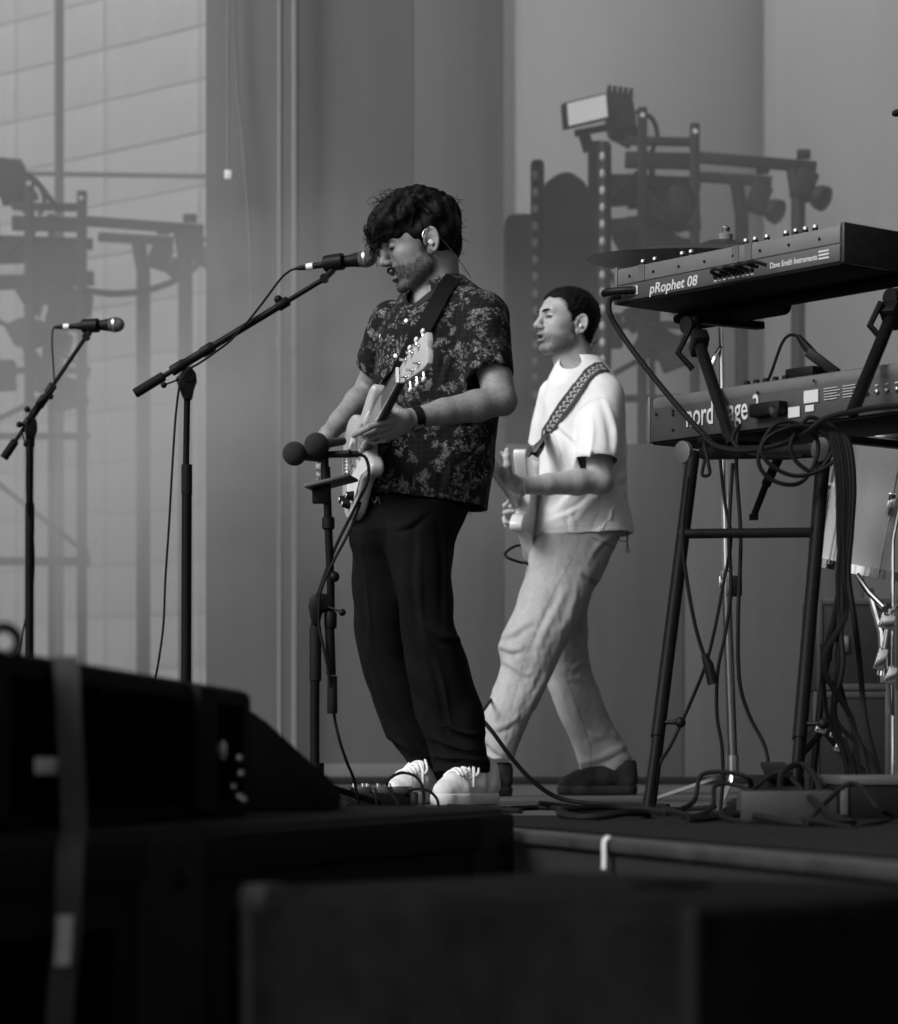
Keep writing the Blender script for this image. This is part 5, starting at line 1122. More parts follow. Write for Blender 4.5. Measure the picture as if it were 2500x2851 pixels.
# shirt: hollow shell, cut at hem, sleeves and collar
tor = [lp(768, 1190, 1288, 7.715, .070), lp(785, 1165, 1308, 7.715, .082), lp(805, 1142, 1338, 7.715, .098), lp(832, 1112, 1372, 7.715, .122), lp(862, 1084, 1394, 7.715, .142), lp(900, 1060, 1404, 7.715, .158), lp(950, 1048, 1402, 7.715, .16), lp(1010, 1042, 1396, 7.715, .165), lp(1080, 1038, 1390, 7.715, .168), lp(1150, 1032, 1394, 7.715, .17), lp(1212, 1027, 1386, 7.715, .17), lp(1300, 1021, 1374, 7.715, .172), lp(1390, 1016, 1362, 7.715, .175), lp(1450, 1012, 1356, 7.715, .176)]
hem_p, hem_n = P(1190, 1399, 7.715), Vector((-.128, 0, -1)).normalized()      # hem slants down to the back
sl_a, sl_b = P(1345, 885, 7.60), P(1360, 1062, 7.545); fr_a, fr_b = P(1092, 900, 7.85), P(1040, 1024, 7.95)
sl_n = (P(1425, 1036, 7.54) - P(1268, 1090, 7.545)); sl_n = Vector((sl_n.z, -.12, -sl_n.x)).normalized(); sl_n = sl_n if sl_n.z < 0 else -sl_n
fr_n = (fr_b - fr_a).normalized()
def shirt(g, ext):
    lo, hi = P(985, 1440, 7.7), P(1450, 755, 7.7); f = Field((lo.x, 7.40, lo.z), (hi.x, 8.08, hi.z), .0030)
    f.loft(tor, .02, 2.4, grow=g, zhi=P(0, 772, 7.715).z + ext, zlo=P(0, 1440, 7.7).z - .02)
    f.cone(sl_a, sl_b, .074 + g, .070 + g, .055, cut=[(sl_b + Vector((0, 0, -.0)) + sl_n * ext, sl_n)])
    f.cone(fr_a, fr_b, .066 + g, .058 + g, .03, cut=[(fr_b + fr_n * ext, fr_n)])
    f.halfspace(hem_p + hem_n * ext, hem_n)
    f.cone(P(1222, 862, 7.70), P(1206, 730, 7.70), .060, .070, .008, 's')
    return f
o_ = shirt(0, 0); i_ = shirt(-.009, .03); o_.F = np.maximum(o_.F, -i_.F); del i_
# open neck
o_.ell(P(1166, 806, 7.60), (.036, .085, .050), k=.006, op='s')
v, q = o_.surface(); del o_
v = smooth_mesh(v, q, 2); n_ = normals(v, q)
v = px_folds(v, n_, [(1290, 930, 1235, 1070, 9, .007), (1330, 960, 1300, 1080, 8, .007), (1380, 930, 1400, 1040, 8, .006), (1395, 1160, 1300, 1300, 12, .010), (1390, 1240, 1330, 1400, 11, .010), (1340, 1180, 1180, 1290, 10, .007), (1110, 900, 1150, 1000, 9, .006), (1060, 1000, 1080, 1120, 8, .006), (1250, 1240, 1235, 1390, 10, .008), (1160, 1260, 1150, 1390, 10, .008), (1080, 1260, 1075, 1380, 9, .007)])
n_ = normals(v, q)
amp = .0025 + .003 * smoothstep(1.25, .95, v[:, 2])
warp = v + .03 * np.stack([spec_noise(v, 9, 31 + i) for i in range(3)], 1)
v = v + (np.stack([n_[:, 0], n_[:, 1], n_[:, 2] * .3], 1)) * (amp * spec_noise(warp, 26, 12, 10, (1, 1, .35)) + .0018 * spec_noise(warp, 62, 14, 10, (1, 1, .5)))[:, None]
# printed sprigs
kd_t = KDTree(len(v))
for i, c in enumerate(v): kd_t.insert(c, i)
kd_t.balance(); pat = np.zeros(len(v)); rr = random.Random(2); centres = []
tries = 0
while len(centres) < 470 and tries < 4000:
    tries += 1; j = rr.randrange(len(v)); c = v[j]
    if any((c[0] - p[0]) ** 2 + (c[1] - p[1]) ** 2 + (c[2] - p[2]) ** 2 < .028 ** 2 for p in centres): continue
    centres.append(c)
    nn = Vector(n_[j]); u = nn.orthogonal().normalized(); u.rotate(Matrix.Rotation(rr.uniform(0, 6.3), 3, nn)); w_ = nn.cross(u)
    near = np.array([i for _, i, _ in kd_t.find_range(c, .062)]); d = v[near] - c; X = d @ np.array(u); Y = d @ np.array(w_); best = np.zeros(len(near))
    nst = rr.randint(4, 7); base = rr.uniform(0, 6.3); full = rr.random() < .55
    for s_ in range(nst):
        a = base + (s_ / nst * 6.28 if full else (s_ / nst - .5) * 2.2) + rr.uniform(-.2, .2); ca, sa = math.cos(a), math.sin(a)
        R0 = rr.uniform(.012, .032); U, V_ = X * ca + Y * sa, -X * sa + Y * ca; V_ = V_ - .12 * U * math.sin(s_)
        best = np.maximum(best, .35 * (np.abs(V_) < .0010) * (U > .004) * (U < R0))
        for b_ in range(rr.randint(3, 7)):
            if rr.random() < .32: continue
            g = R0 * (.25 + .8 * b_ / 6) + rr.uniform(-.003, .003); sg = 1 if b_ % 2 else -1; la = sg * rr.uniform(.5, 1.0); cl, sn_ = math.cos(la), math.sin(la)
            du, dv = U - g, V_; p1 = du * cl + dv * sn_ - .0048; p2 = -du * sn_ + dv * cl
            best = np.maximum(best, ((p1 / .0038) ** 2 + (p2 / .0013) ** 2 < 1) * rr.uniform(.15, 1.0))
    pat[near] = np.maximum(pat[near], best)
# faint woven check
fx = v[:, 0] * .75 - v[:, 1] * .66
chk = .014 * ((np.sin(fx * 420) > .35).astype(float) + (np.sin(v[:, 2] * 420) > .35).astype(float))
wear = .6 + .4 * np.clip(.5 + .5 * spec_noise(v, 60, 77), 0, 1)
shirt_o = quad_object('shirt', v, q, mat('printed_shirt', .0075, .85, var=.3, scale=60, bump=.3, bscale=1100, attr='print', v2=.26, spec=.15), A, attrs={'print': np.clip(pat * wear + chk, 0, 1)})
tree = BVHTree.FromPolygons([Vector(c) for c in v], [tuple(int(i) for i in f) for f in q])
def on_shirt(px, py, tr=None, D=7.0):
    a = Vector((0, 0, CAMZ)); d = (P(px, py, D) - a).normalized(); h_ = (tr or tree).ray_cast(a, d)
    return h_[0], h_[1]
for px, py in ((1131, 893), (1100, 990), (1057, 935), (1179, 937)):
    c, nn = on_shirt(px, py)
    if c: MB().lathe([(0, .0058), (.0022, .0058), (.003, .0045), (.0026, .001)], c, nn, 14).build('button', M_white, shirt_o)
# collar: two folded leaves
def leaf(pts_out, pts_in, th, nm):
    a, b = curve(PP(pts_out), 4), curve(PP(pts_in), 4); m_ = MB(); n = len(a); off = Vector((0, -th, th * .4)); vs = []
    for p, r_ in zip(a, b): vs += [p, r_, r_ + off, p + off]
    fs = []
    for i in range(n - 1):
        for k in range(4): fs.append((i * 4 + k, i * 4 + (k + 1) % 4, (i + 1) * 4 + (k + 1) % 4, (i + 1) * 4 + k))
    fs += [(3, 2, 1, 0), tuple((n - 1) * 4 + k for k in range(4))]; m_.add(vs, fs); return m_.build(nm, mat('collar_cloth', .007, .85, var=.9, scale=110, bump=.3, bscale=900), shirt_o, bev=.0015)
leaf([(1282, 782, 7.70), (1262, 796, 7.625), (1225, 815, 7.585), (1185, 842, 7.575), (1150, 866, 7.585), (1140, 868, 7.60)], [(1272, 764, 7.71), (1252, 772, 7.645), (1225, 790, 7.615), (1192, 816, 7.605), (1160, 842, 7.61), (1146, 848, 7.62)], .004, 'collar')
leaf([(1140, 868, 7.60), (1120, 858, 7.64), (1105, 842, 7.68), (1108, 826, 7.73)], [(1146, 848, 7.62), (1134, 838, 7.65), (1122, 828, 7.69), (1122, 815, 7.73)], .004, 'collar')
# frayed threads at the hem
fb = MB(); rr = random.Random(4)
for i in range(26):
    px = rr.uniform(1020, 1355); py = 1378 + (px - 1020) / 340 * 46; c, nn = on_shirt(px, py - 12)
    if c is None: continue
    c = Vector((c.x, c.y - .001, P(px, py + 2, c.y).z)); pts = [c]
    for k in range(4): pts.append(pts[-1] + Vector((rr.uniform(-.008, .008), rr.uniform(-.004, .002), rr.uniform(-.010, .003))))
    fb.tube(curve(pts, 3), .0009, 4)
tag(fb.build('frayed_threads', mat('thread', .14, .8), shirt_o), kind='stuff')
# watch
wd_ = (LW - LE).normalized(); c = LE.lerp(LW, .965)
wt = MB().lathe([(-.013, .0300), (-.012, .0318), (.012, .0300), (.013, .0282)], c, wd_, 28).build('wristwatch', M_rubber, A)
MB().box(c + Vector((.006, -.012, -.030)), (.015, .012, .006), frame(wd_, (0, -.35, -1))).build('watch_case', mat('watch_case', .05, .3), wt, bev=.002)

# white trainers
M_trainer = mat('white_canvas', .62, .75, var=.10, scale=70, bump=.25, bscale=600, spec=.2)
M_sole = mat('white_rubber', .58, .55, var=.10, scale=50)
def shoe(par, toe, heel, L_, name, m_up, m_sole, laces=True, hi_top=.0, panels=True):
    toe, heel = Vector(toe), Vector(heel); fx_ = (toe - heel); fx_.z = 0; fx_.normalize(); fy = Vector((-fx_.y, fx_.x, 0)); k = L_ / .29
    Rw = np.array([list(fx_), list(fy), [0, 0, 1]]).T; o = np.array(heel)
    W = lambda x, y, z: o + Rw @ (np.array((x, y, z)) * k)
    m_ = Field(np.minimum(W(0, 0, 0), W(.29, 0, 0)) - (.08, .08, .01), np.maximum(W(0, 0, 0), W(.29, 0, 0)) + (.08, .08, .16), .0026)
    m_.cone(W(.045, 0, .055), W(.12, 0, .06), .040 * k, .042 * k, .02); m_.cone(W(.12, 0, .060), W(.20, 0, .045), .043 * k, .043 * k, .02); m_.cone(W(.20, 0, .043), W(.248, 0, .036), .044 * k, .034 * k, .02)
    m_.cone(W(.045, 0, .06), W(.04, 0, .10 + hi_top), .038 * k, .036 * k, .02); m_.cone(W(.055, 0, .085), W(.115, 0, .085), .034 * k, .026 * k, .025); m_.cone(W(.10, 0, .098 + hi_top), W(.17, 0, .078), .017 * k, .016 * k, .02)
    m_.halfspace(W(0, 0, .016), (0, 0, -1)); m_.halfspace(W(.05, 0, .122 + hi_top), (0, 0, 1))
    v, q = m_.surface(); v = smooth_mesh(v, q, 3); n_ = normals(v, q); v = v + n_ * (.0012 * spec_noise(v, 120, 4))[:, None]
    up = quad_object(name, v, q, m_up, par); uv_, uq_ = v, q
    m_ = Field(np.minimum(W(0, 0, 0), W(.29, 0, 0)) - (.08, .08, .01), np.maximum(W(0, 0, 0), W(.29, 0, 0)) + (.08, .08, .06), .0026)
    m_.cone(W(.045, 0, .02), W(.20, 0, .02), .043 * k, .052 * k, .01); m_.cone(W(.20, 0, .02), W(.248, 0, .02), .052 * k, .040 * k, .01)
    m_.halfspace(W(0, 0, .034), (0, 0, 1)); m_.halfspace((0, 0, .0015), (0, 0, -1))
    v, q = m_.surface(); v = smooth_mesh(v, q, 2); quad_object('sole', v, q, m_sole, up)
    tr = BVHTree.FromPolygons([Vector(c) for c in uv_], [tuple(int(i) for i in f) for f in uq_])
    def dr(x, y, up_=.0015):          # point on the upper, straight below (x, y)
        p = Vector(W(x, y, .25)); h_ = tr.ray_cast(p, Vector((0, 0, -1))); return (h_[0] + Vector((0, 0, up_))) if h_[0] else Vector(W(x, y, .05))
    if laces:
        lb = MB(); eb = MB()
        tg = [dr(.10 + .012 * i, 0, .002) for i in range(9)]
        for i in range(5):
            x = .118 + .019 * i; wy = .022 + .001 * i
            for s_ in (-1, 1): lb.tube(curve([dr(x, -wy * s_, .001), dr(x + .005, -.010 * s_, .004), dr(x + .011, .010 * s_, .0045), dr(x + .017, wy * s_, .001)], 4), .0036, 6); eb.ball(dr(x, wy * s_ * 1.12, .0008), .0026, 8, 6)
        k0 = dr(.116, 0, .007); lb.ball(k0, .0062, 8, 6)
        for s_ in (-1, 1):
            lb.tube(curve([k0, dr(.118, .020 * s_, .014), dr(.134, .038 * s_, .010), dr(.150, .036 * s_, .004), dr(.138, .020 * s_, .006), k0], 5), .0036, 6)
            lb.tube(curve([k0, dr(.132, .022 * s_, .006), dr(.156, .036 * s_, .003), dr(.172, .045 * s_, .002)], 5), .0034, 6)
        lb.build('laces', mat('lace', .74, .8), up); eb.build('eyelets', mat('eyelet', .12, .4, metal=.6), up)
    if panels:
        pb = MB()
        for s_ in (-1, 1):
            pb.tube(curve([dr(.205, .034 * s_), dr(.17, .036 * s_), dr(.13, .034 * s_), dr(.105, .030 * s_)], 5), .0014, 5); pb.tube(curve([dr(.205, .029 * s_), dr(.17, .031 * s_), dr(.13, .029 * s_), dr(.108, .026 * s_)], 5), .0011, 5)
        pb.tube(curve([dr(.222, -.040, 0), dr(.207, -.025), dr(.203, 0), dr(.207, .025), dr(.222, .040, 0)], 5), .0016, 5)
        pb.build('seam', mat('shoe_seam', .42, .8), up)
    return up
shoe(A, (P(1222, HY, 7.53).x, 7.53, 0), (P(1372, HY, 7.76).x, 7.76, 0), .29, 'shoe', M_trainer, M_sole)
shoe(A, (P(1092, HY, 7.72).x, 7.72, 0), (P(1222, HY, 7.95).x, 7.95, 0), .29, 'shoe', M_trainer, M_sole)

# ------------------------------------------------------------------ the singer's guitar
br, nut = P(966, 1292, 7.66), P(1108, 1045, 7.13)
gx = (nut - br).normalized(); gm = Vector((-.96, -.22, .05)); gm = (gm - gx * gm.dot(gx)).normalized(); gw = gx.cross(gm).normalized()
if gw.z > 0: gw = -gw
G = thing('electric_guitar', 'pale electric guitar with metal-knobbed face held by the singer', 'guitar', br + gm * -.02, 'guitars')
M_guitar = mat('pale_lacquer', .40, .22, var=.05, spec=.6)
def gp(a, b, c): return br + gx * a + gw * b + gm * c       # along the neck, across (treble side down), out of the face
def outline(pts): return curve([Vector((x, y, 0)) for x, y in pts + pts[:1]], 5)[:-1]
OUT = [(-.125, 0), (-.115, .09), (-.06, .155), (.01, .160), (.07, .125), (.12, .105), (.17, .115), (.215, .125), (.235, .105), (.215, .07), (.18, .045), (.165, .0), (.18, -.045), (.225, -.075), (.27, -.115), (.262, -.142), (.20, -.140), (.12, -.112), (.07, -.128), (.01, -.160), (-.06, -.155), (-.115, -.09)]
OUT = [(x * .95, y * .92) for x, y in OUT]
ol = outline(OUT); MB().prism([gp(p.x, p.y, -.012) for p in ol], gm * -.040).build('body', M_guitar, G, bev=.010, seg=3, smooth=50)
pg = outline([(x * .72 + .04, y * .66 + .022) for x, y in OUT]); MB().prism([gp(p.x, p.y, -.0115) for p in pg], gm * .002).build('pickguard', mat('pickguard', .60, .3), G)
Ln_ = (nut - br).length
MB().add([gp(.13, -.028, -.010), gp(.13, .028, -.010), gp(Ln_, .021, -.004), gp(Ln_, -.021, -.004), gp(.13, -.022, -.034), gp(.13, .022, -.034), gp(Ln_, .015, -.024), gp(Ln_, -.015, -.024)], [(0, 1, 2, 3), (4, 7, 6, 5), (0, 4, 5, 1), (1, 5, 6, 2), (2, 6, 7, 3), (3, 7, 4, 0)]).build('neck', mat('dark_neck', .03, .4), G, bev=.005)
fbd = MB().add([gp(.12, -.0285, -.009), gp(.12, .0285, -.009), gp(Ln_, .0215, -.003), gp(Ln_, -.0215, -.003), gp(.12, -.0285, -.003), gp(.12, .0285, -.003), gp(Ln_, .0215, .002), gp(Ln_, -.0215, .002)], [(0, 3, 2, 1), (4, 5, 6, 7), (0, 1, 5, 4), (1, 2, 6, 5), (2, 3, 7, 6), (3, 0, 4, 7)]).build('fingerboard', mat('fingerboard', .24, .45, var=.6, scale=90), G)
for k in range(1, 21):
    x = Ln_ * (1 - (1 - .5 ** (k / 12))); w_ = .0285 - (Ln_ - x - .12 + .12) * 0; a = Ln_ - x
    if a < .13: continue
    MB().tube([gp(a, -.026, .0008 + (a - .12) / (Ln_ - .12) * .003 - .002), gp(a, .026, .0008 + (a - .12) / (Ln_ - .12) * .003 - .002)], .0019, 5).build('fret', M_steel, fbd)
for k in range(6):
    y = -.019 + .0076 * k; MB().tube([gp(0, y * 1.3, .006), gp(Ln_, y, .0055)], .0012, 4).build('string', M_steel, G)
MB().prism([gp(Ln_ - .003, -.0215, -.002), gp(Ln_ + .003, -.0215, -.002), gp(Ln_ + .003, .0215, -.002), gp(Ln_ - .003, .0215, -.002)], gm * .0075).build('nut', M_white, G)
hs_ = [(0, -.022), (.03, -.032), (.15, -.048), (.175, -.044), (.180, -.02), (.172, 0), (.180, .02), (.175, .044), (.15, .048), (.03, .032), (0, .022)]
hd_ = gx - gm * .16; hd_.normalize(); hp = lambda a, b, c: gp(Ln_, 0, -.004) + hd_ * a + gw * b + gm * c
hst = MB().prism([hp(a, b, 0) for a, b in hs_], gm * -.016).build('headstock', M_guitar, G, bev=.003)
for s_ in (-1, 1):
    for k in range(3):
        a = .045 + .042 * k; MB().lathe([(0, .0075), (.003, .0075), (.004, .004), (.016, .0038), (.018, .0045), (.0185, .002)], hp(a, .024 * s_, 0), gm, 12).build('tuner_post', M_chrome, hst)
        y = (.036 + .0042 * k) * s_; kn_ = MB().tube([hp(a, y, -.010), hp(a, y + .014 * s_, -.010)], .0028, 8).build('tuner_shaft', M_chrome, hst); MB().ball(hp(a, y + .023 * s_, -.010), (.0075, .011, .0055), 10, 7, frame(gw, gm) ).build('tuner_key', M_white, hst)
for a, w_ in ((.115, .033), (.062, .034), (.022, .034)):
    pk = MB().box(gp(a, 0, -.006), (.011, w_, .008), Matrix((gx, gw, gm)).transposed()).build('pickup', mat('pickup_cover', .45, .25, metal=.8), G, bev=.003)
MB().box(gp(-.005, 0, -.005), (.013, .040, .008), Matrix((gx, gw, gm)).transposed()).build('bridge', M_chrome, G, bev=.003)
for k in range(6): MB().box(gp(-.004, -.026 + .0104 * k, .005), (.009, .0036, .004), Matrix((gx, gw, gm)).transposed()).build('saddle', M_chrome, G, bev=.001)
for a, b in ((-.055, .085), (-.02, .112), (.03, .108)):
    k_ = MB().lathe([(0, .014), (.006, .0135), (.012, .011), (.020, .0105), (.021, .008)], gp(a, b, -.010), gm, 16).build('control_knob', M_blackp, G); MB().lathe([(.021, .0085), (.0225, .007)], gp(a, b, -.010), gm, 14).build('knob_top', M_chrome, k_)
# strap over the left shoulder
pts = [(1262, 776), (1240, 806), (1215, 850), (1188, 900), (1160, 950), (1132, 1000), (1104, 1040), (1080, 1078), (1062, 1108)]
cs = [on_shirt(*p) for p in pts]; cs = [(c + n2 * .006, n2) for c, n2 in cs if c is not None]
ps = [c for c, _ in cs]; end = gp(.225, -.125, -.03); ps.append(end); ns = [n2 for _, n2 in cs] + [gm]
ps = curve(ps, 4); nn = [ns[min(i // 4, len(ns) - 1)] for i in range(len(ps))]
ws = []
for i, p in enumerate(ps):
    tt = (ps[min(i + 1, len(ps) - 1)] - ps[max(i - 1, 0)]).normalized(); n2 = Vector((nn[i].x, min(nn[i].y, -.5), nn[i].z)); ws.append(tt.cross(n2).normalized() * .023)
MB().ribbon(ps, ws, [w_.cross(Vector((ps[min(i + 1, len(ps) - 1)] - ps[max(i - 1, 0)]))).normalized() * (1 if w_.cross(Vector((ps[min(i + 1, len(ps) - 1)] - ps[max(i - 1, 0)]))).y < 0 else -1) for i, w_ in enumerate(ws)], .0025).build('strap', mat('black_strap', .006, .6, spec=.08), G)
# ------------------------------------------------------------------ the guitarist in the white T-shirt
Bm = thing('person', 'man in white T-shirt and pale jeans striding with a white guitar', 'person', Vector((P(1560, HY, 9.35).x, 9.35, 0)))
D0 = 9.35
HB = Head(P(1581, 913, 9.33), 25, -5, 0, 1.0)
LS, RS = P(1674, 1102, 9.21), P(1556, 1100, 9.48)
LE, LW = P(1668, 1338, 9.12), P(1447, 1354, 9.00)
RE, RW = P(1500, 1300, 9.62), P(1440, 1420, 9.45)
lo, hi = P(1385, 1500, 9.3), P(1770, 780, 9.3); B = Field((lo.x, 8.86, lo.z), (hi.x, 9.80, hi.z), .0030)
B.cone(P(1625, 1120, 9.34), P(1620, 1400, 9.34), .112, .115, .03); B.cone(P(1620, 1400, 9.34), P(1600, 1490, 9.34), .118, .118, .03)
B.cone(LS, P(1612, 1066, 9.33), .044, .052, .03); B.cone(RS, P(1610, 1066, 9.33), .042, .052, .03)
B.cone(HB.w((-.024, 0, -.05)), P(1610, 1050, 9.34), .056, .056, .03); B.cone(HB.w((.03, 0, -.075)), P(1582, 1045, 9.32), .030, .036, .03)
B.chain([LS, LS.lerp(LE, .5), LE], [.044, .047, .043], .015); B.ell(LE + Vector((.008, .0, -.006)), (.040, .038, .038), k=.015)
B.chain([LE, LE.lerp(LW, .28), LE.lerp(LW, .65), LW], [.041, .043, .034, .0265], .012)
B.chain([RS, RE], [.042, .041], .015); B.chain([RE, RE.lerp(RW, .3), RW], [.041, .042, .0265], .012)
head_into(B, HB, .006)
def finger(pts, r0, r1, k=.004):
    n = len(pts); B.chain(pts, [r0 + (r1 - r0) * i / (n - 1) for i in range(n)], k)
pc = P(1424, 1340, 8.98); B.cone(LW, pc, .0265, .026, .012)
ml = PP([(1396, 1318, 8.94), (1394, 1328, 8.96), (1396, 1338, 8.98), (1402, 1346, 9.00)])
for m_ in ml: B.cone(pc, m_, .022, .0125, .010)
finger([ml[0]] + PP([(1384, 1298, 8.92), (1386, 1276, 8.92), (1394, 1262, 8.94)]), .0100, .0076)
finger([ml[1]] + PP([(1380, 1312, 8.94), (1376, 1292, 8.95), (1384, 1274, 8.97)]), .0100, .0076)
finger([ml[2]] + PP([(1380, 1324, 8.97), (1372, 1306, 8.98), (1378, 1288, 9.0)]), .0098, .0074)
finger([ml[3]] + PP([(1386, 1338, 8.99), (1376, 1324, 9.0), (1378, 1308, 9.02)]), .0086, .0066)
finger([P(1418, 1326, 8.95)] + PP([(1412, 1296, 8.93), (1411, 1272, 8.93), (1412, 1254, 8.94)]), .0150, .0095, .008)
pr = P(1428, 1425, 9.38); B.cone(RW, pr, .0265, .024, .012)
mr_ = PP([(1412, 1420, 9.34), (1411, 1430, 9.34), (1412, 1440, 9.35), (1416, 1448, 9.36)])
for m_ in mr_: B.cone(pr, m_, .021, .0115, .010)
finger([mr_[0]] + PP([(1406, 1408, 9.30), (1418, 1396, 9.28), (1432, 1396, 9.28)]), .0095, .0074); finger([mr_[1]] + PP([(1406, 1428, 9.30), (1416, 1424, 9.28), (1430, 1424, 9.28)]), .0095, .0074)
finger([mr_[2]] + PP([(1404, 1444, 9.32), (1406, 1454, 9.30), (1416, 1456, 9.30)]), .0092, .0070); finger([mr_[3]] + PP([(1408, 1456, 9.34), (1410, 1464, 9.32), (1420, 1466, 9.31)]), .0082, .0064)
finger([P(1430, 1410, 9.34)] + PP([(1434, 1396, 9.30), (1430, 1388, 9.28), (1420, 1390, 9.27)]), .0130, .0085, .008)
v, q = B.surface(); v = smooth_mesh(v, q, 2, .45); del B
mask, lips = beard_mask(HB, v, stub=.9, soft=.016); pl = HB.loc(v)
eye = smoothstep(.0058, .0032, np.abs(pl[:, 2] - .0215 + 18 * (np.abs(pl[:, 1]) - .031) ** 2)) * (pl[:, 0] > .078) * (np.abs(np.abs(pl[:, 1]) - .031) < .0145)
mouth = smoothstep(.007, .004, np.abs(pl[:, 2] + .048)) * (pl[:, 0] > .078) * (pl[:, 0] < .098) * (np.abs(pl[:, 1]) < .016)
fade = smoothstep(.02, -.035, pl[:, 0]) * smoothstep(-.075, -.03, pl[:, 2]) * smoothstep(.03, -.01, pl[:, 2]) * (np.abs(pl[:, 1]) < .071) * .5
line = [(.082, .092), (.060, .088), (.048, .070), (.042, .045), (.030, .036), (.024, .010), (.014, .012), (.008, .032), (-.014, .042), (-.030, .030), (-.034, -.01), (-.046, -.042), (-.075, -.060), (-.2, -.06), (-.2, .25), (.09, .25)]
fade = np.maximum(fade, .8 * smoothstep(.010, -.004, poly_sd(pl[:, 0], pl[:, 2], line) + .002 * spec_noise(v, 500, 6)) * (np.abs(pl[:, 1]) < .079) * (pl[:, 2] > -.07))
dark = np.clip(np.maximum.reduce([mask * .72, lips * .55, eye * 1.0, mouth * .9, fade]), 0, 1)
whiskers(HB, v, normals(v, q), mask, 900, Bm, 4, (.002, .004))
quad_object('body', v, q, skin_mat('skin_guitarist', .36), Bm, attrs={'dark': dark})
brow(HB, [(.1055, .010, .038), (.1040, .024, .0425), (.0950, .037, .0445), (.083, .046, .040)], [.0036, .0056, .0050, .0016], Bm, M_hair)
# short cropped hair
Hh = Field([x for x in HB.w((0, 0, .05)) - .16], [x for x in HB.w((0, 0, .05)) + .16], .003)
def HE(c, r, k=.02): Hh.ell(HB.w(c), r, HB.R, k)
HE((-.008, 0, .050), (.106, .081, .092)); HE((.032, 0, .046), (.069, .070, .076)); HE((-.05, 0, -.012), (.040, .058, .055))
X, Y, Z = Hh.ax[0][:, None, None], Hh.ax[1][None, :, None], Hh.ax[2][None, None, :]
pw_ = np.stack(np.broadcast_arrays(X, Y, Z), -1).reshape(-1, 3); l_ = HB.loc(pw_)
sd2 = poly_sd(l_[:, 0], l_[:, 2], line) + .0025 * spec_noise(l_, 130, 3)
Hh.F = np.maximum(Hh.F, sd2.reshape(Hh.F.shape).astype(np.float32)); del pw_, l_
hv, hq = Hh.surface(); hn2 = normals(hv, hq); hv = hv + hn2 * (.0016 * spec_noise(hv, 400, 3, 14) * .5)[:, None]
hair2 = quad_object('hair', hv, hq, M_hair, Bm)
hb = MB(); rr = random.Random(9); H_keep = HA; HA = HB
for i in range(500):
    j = rr.randrange(len(hv)); l0 = HB.loc(hv[j]); n0 = hn2[j] @ HB.R
    curl(l0, Vector(n0) + Vector((rr.uniform(-.6, .6), rr.uniform(-.6, .6), rr.uniform(-.4, .4))), rr.uniform(.003, .006), .001, .3, .0007)
tag(hb.build('stubble', M_hair, hair2), kind='stuff'); HA = H_keep
c = HB.w((-.004, .0875, -.004)); ie = MB().ball(c, (.006, .006, .0075), 12, 8).build('earpiece', M_white, Bm)
MB().tube(curve([c, HB.w((-.03, .078, -.03)), HB.w((-.07, .06, -.05)), HB.w((-.09, .05, -.035)), HB.w((-.07, .05, -.07)), HB.w((-.06, .05, -.12))]), .0012, 6).build('earpiece_wire', M_rubber, ie)
# jeans
legN = [lp(1470, 1500, 1725, 9.28, .125), lp(1530, 1476, 1708, 9.26, .12), lp(1616, 1459, 1667, 9.24, .11), lp(1700, 1432, 1622, 9.22, .10), lp(1760, 1402, 1592, 9.20, .096), lp(1803, 1386, 1570, 9.20, .094), lp(1850, 1398, 1550, 9.20, .09), lp(1903, 1376, 1528, 9.20, .088), lp(2000, 1338, 1476, 9.20, .085), lp(2060, 1333, 1448, 9.20, .08), lp(2112, 1345, 1428, 9.20, .07)]
legF = [lp(1500, 1520, 1700, 9.44, .11), lp(1620, 1510, 1655, 9.45, .10), lp(1700, 1500, 1632, 9.46, .095), lp(1790, 1500, 1636, 9.47, .09), lp(1850, 1508, 1645, 9.48, .088), lp(1907, 1522, 1664, 9.48, .086), lp(2020, 1567, 1704, 9.49, .084), lp(2070, 1590, 1732, 9.49, .082), lp(2110, 1606, 1754, 9.49, .08), lp(2160, 1626, 1742, 9.49, .07)]
pel = [lp(1440, 1486, 1752, 9.34, .14), lp(1490, 1482, 1722, 9.34, .14), lp(1560, 1476, 1694, 9.34, .13), lp(1620, 1485, 1668, 9.34, .11)]
lo, hi = P(1300, 2200, 9.3), P(1790, 1420, 9.3); T_ = Field((lo.x, 9.02, lo.z), (hi.x, 9.66, hi.z), .0042)
T_.loft(legF, .02); T_.loft(legN, .014); T_.loft(pel, .035)
v, q = T_.surface(); v = smooth_mesh(v, q, 3); n_ = normals(v, q); bot = smoothstep(.6, .1, v[:, 2])
v = px_folds(v, n_, [(1386, 1768, 1480, 1738, 9, 0.0070), (1384, 1806, 1450, 1800, 9, 0.0063), (1396, 1846, 1470, 1872, 9, 0.0070), (1566, 1640, 1500, 1820, 10, 0.0049), (1490, 1560, 1450, 1690, 10, 0.0042), (1606, 2122, 1752, 2082, 10, 0.0084), (1618, 2150, 1705, 2160, 8, 0.0070), (1640, 2064, 1725, 2042, 9, 0.0063), (1596, 1862, 1652, 1848, 8, 0.0070), (1590, 1892, 1664, 1908, 8, 0.0070), (1340, 2062, 1424, 2102, 8, 0.0070), (1348, 2092, 1426, 2128, 7, 0.0070), (1360, 2030, 1440, 2000, 8, 0.0049), (1640, 1560, 1705, 1482, 8, 0.0049), (1540, 1830, 1470, 1990, 9, 0.0042), (1620, 1600, 1560, 1760, 9, 0.0042), (1600, 1960, 1650, 2060, 8, 0.0042), (1690, 1990, 1720, 2060, 8, 0.0042)])
n_ = normals(v, q)
wv = v + .02 * np.stack([spec_noise(v, 14, 51 + i) for i in range(3)], 1)
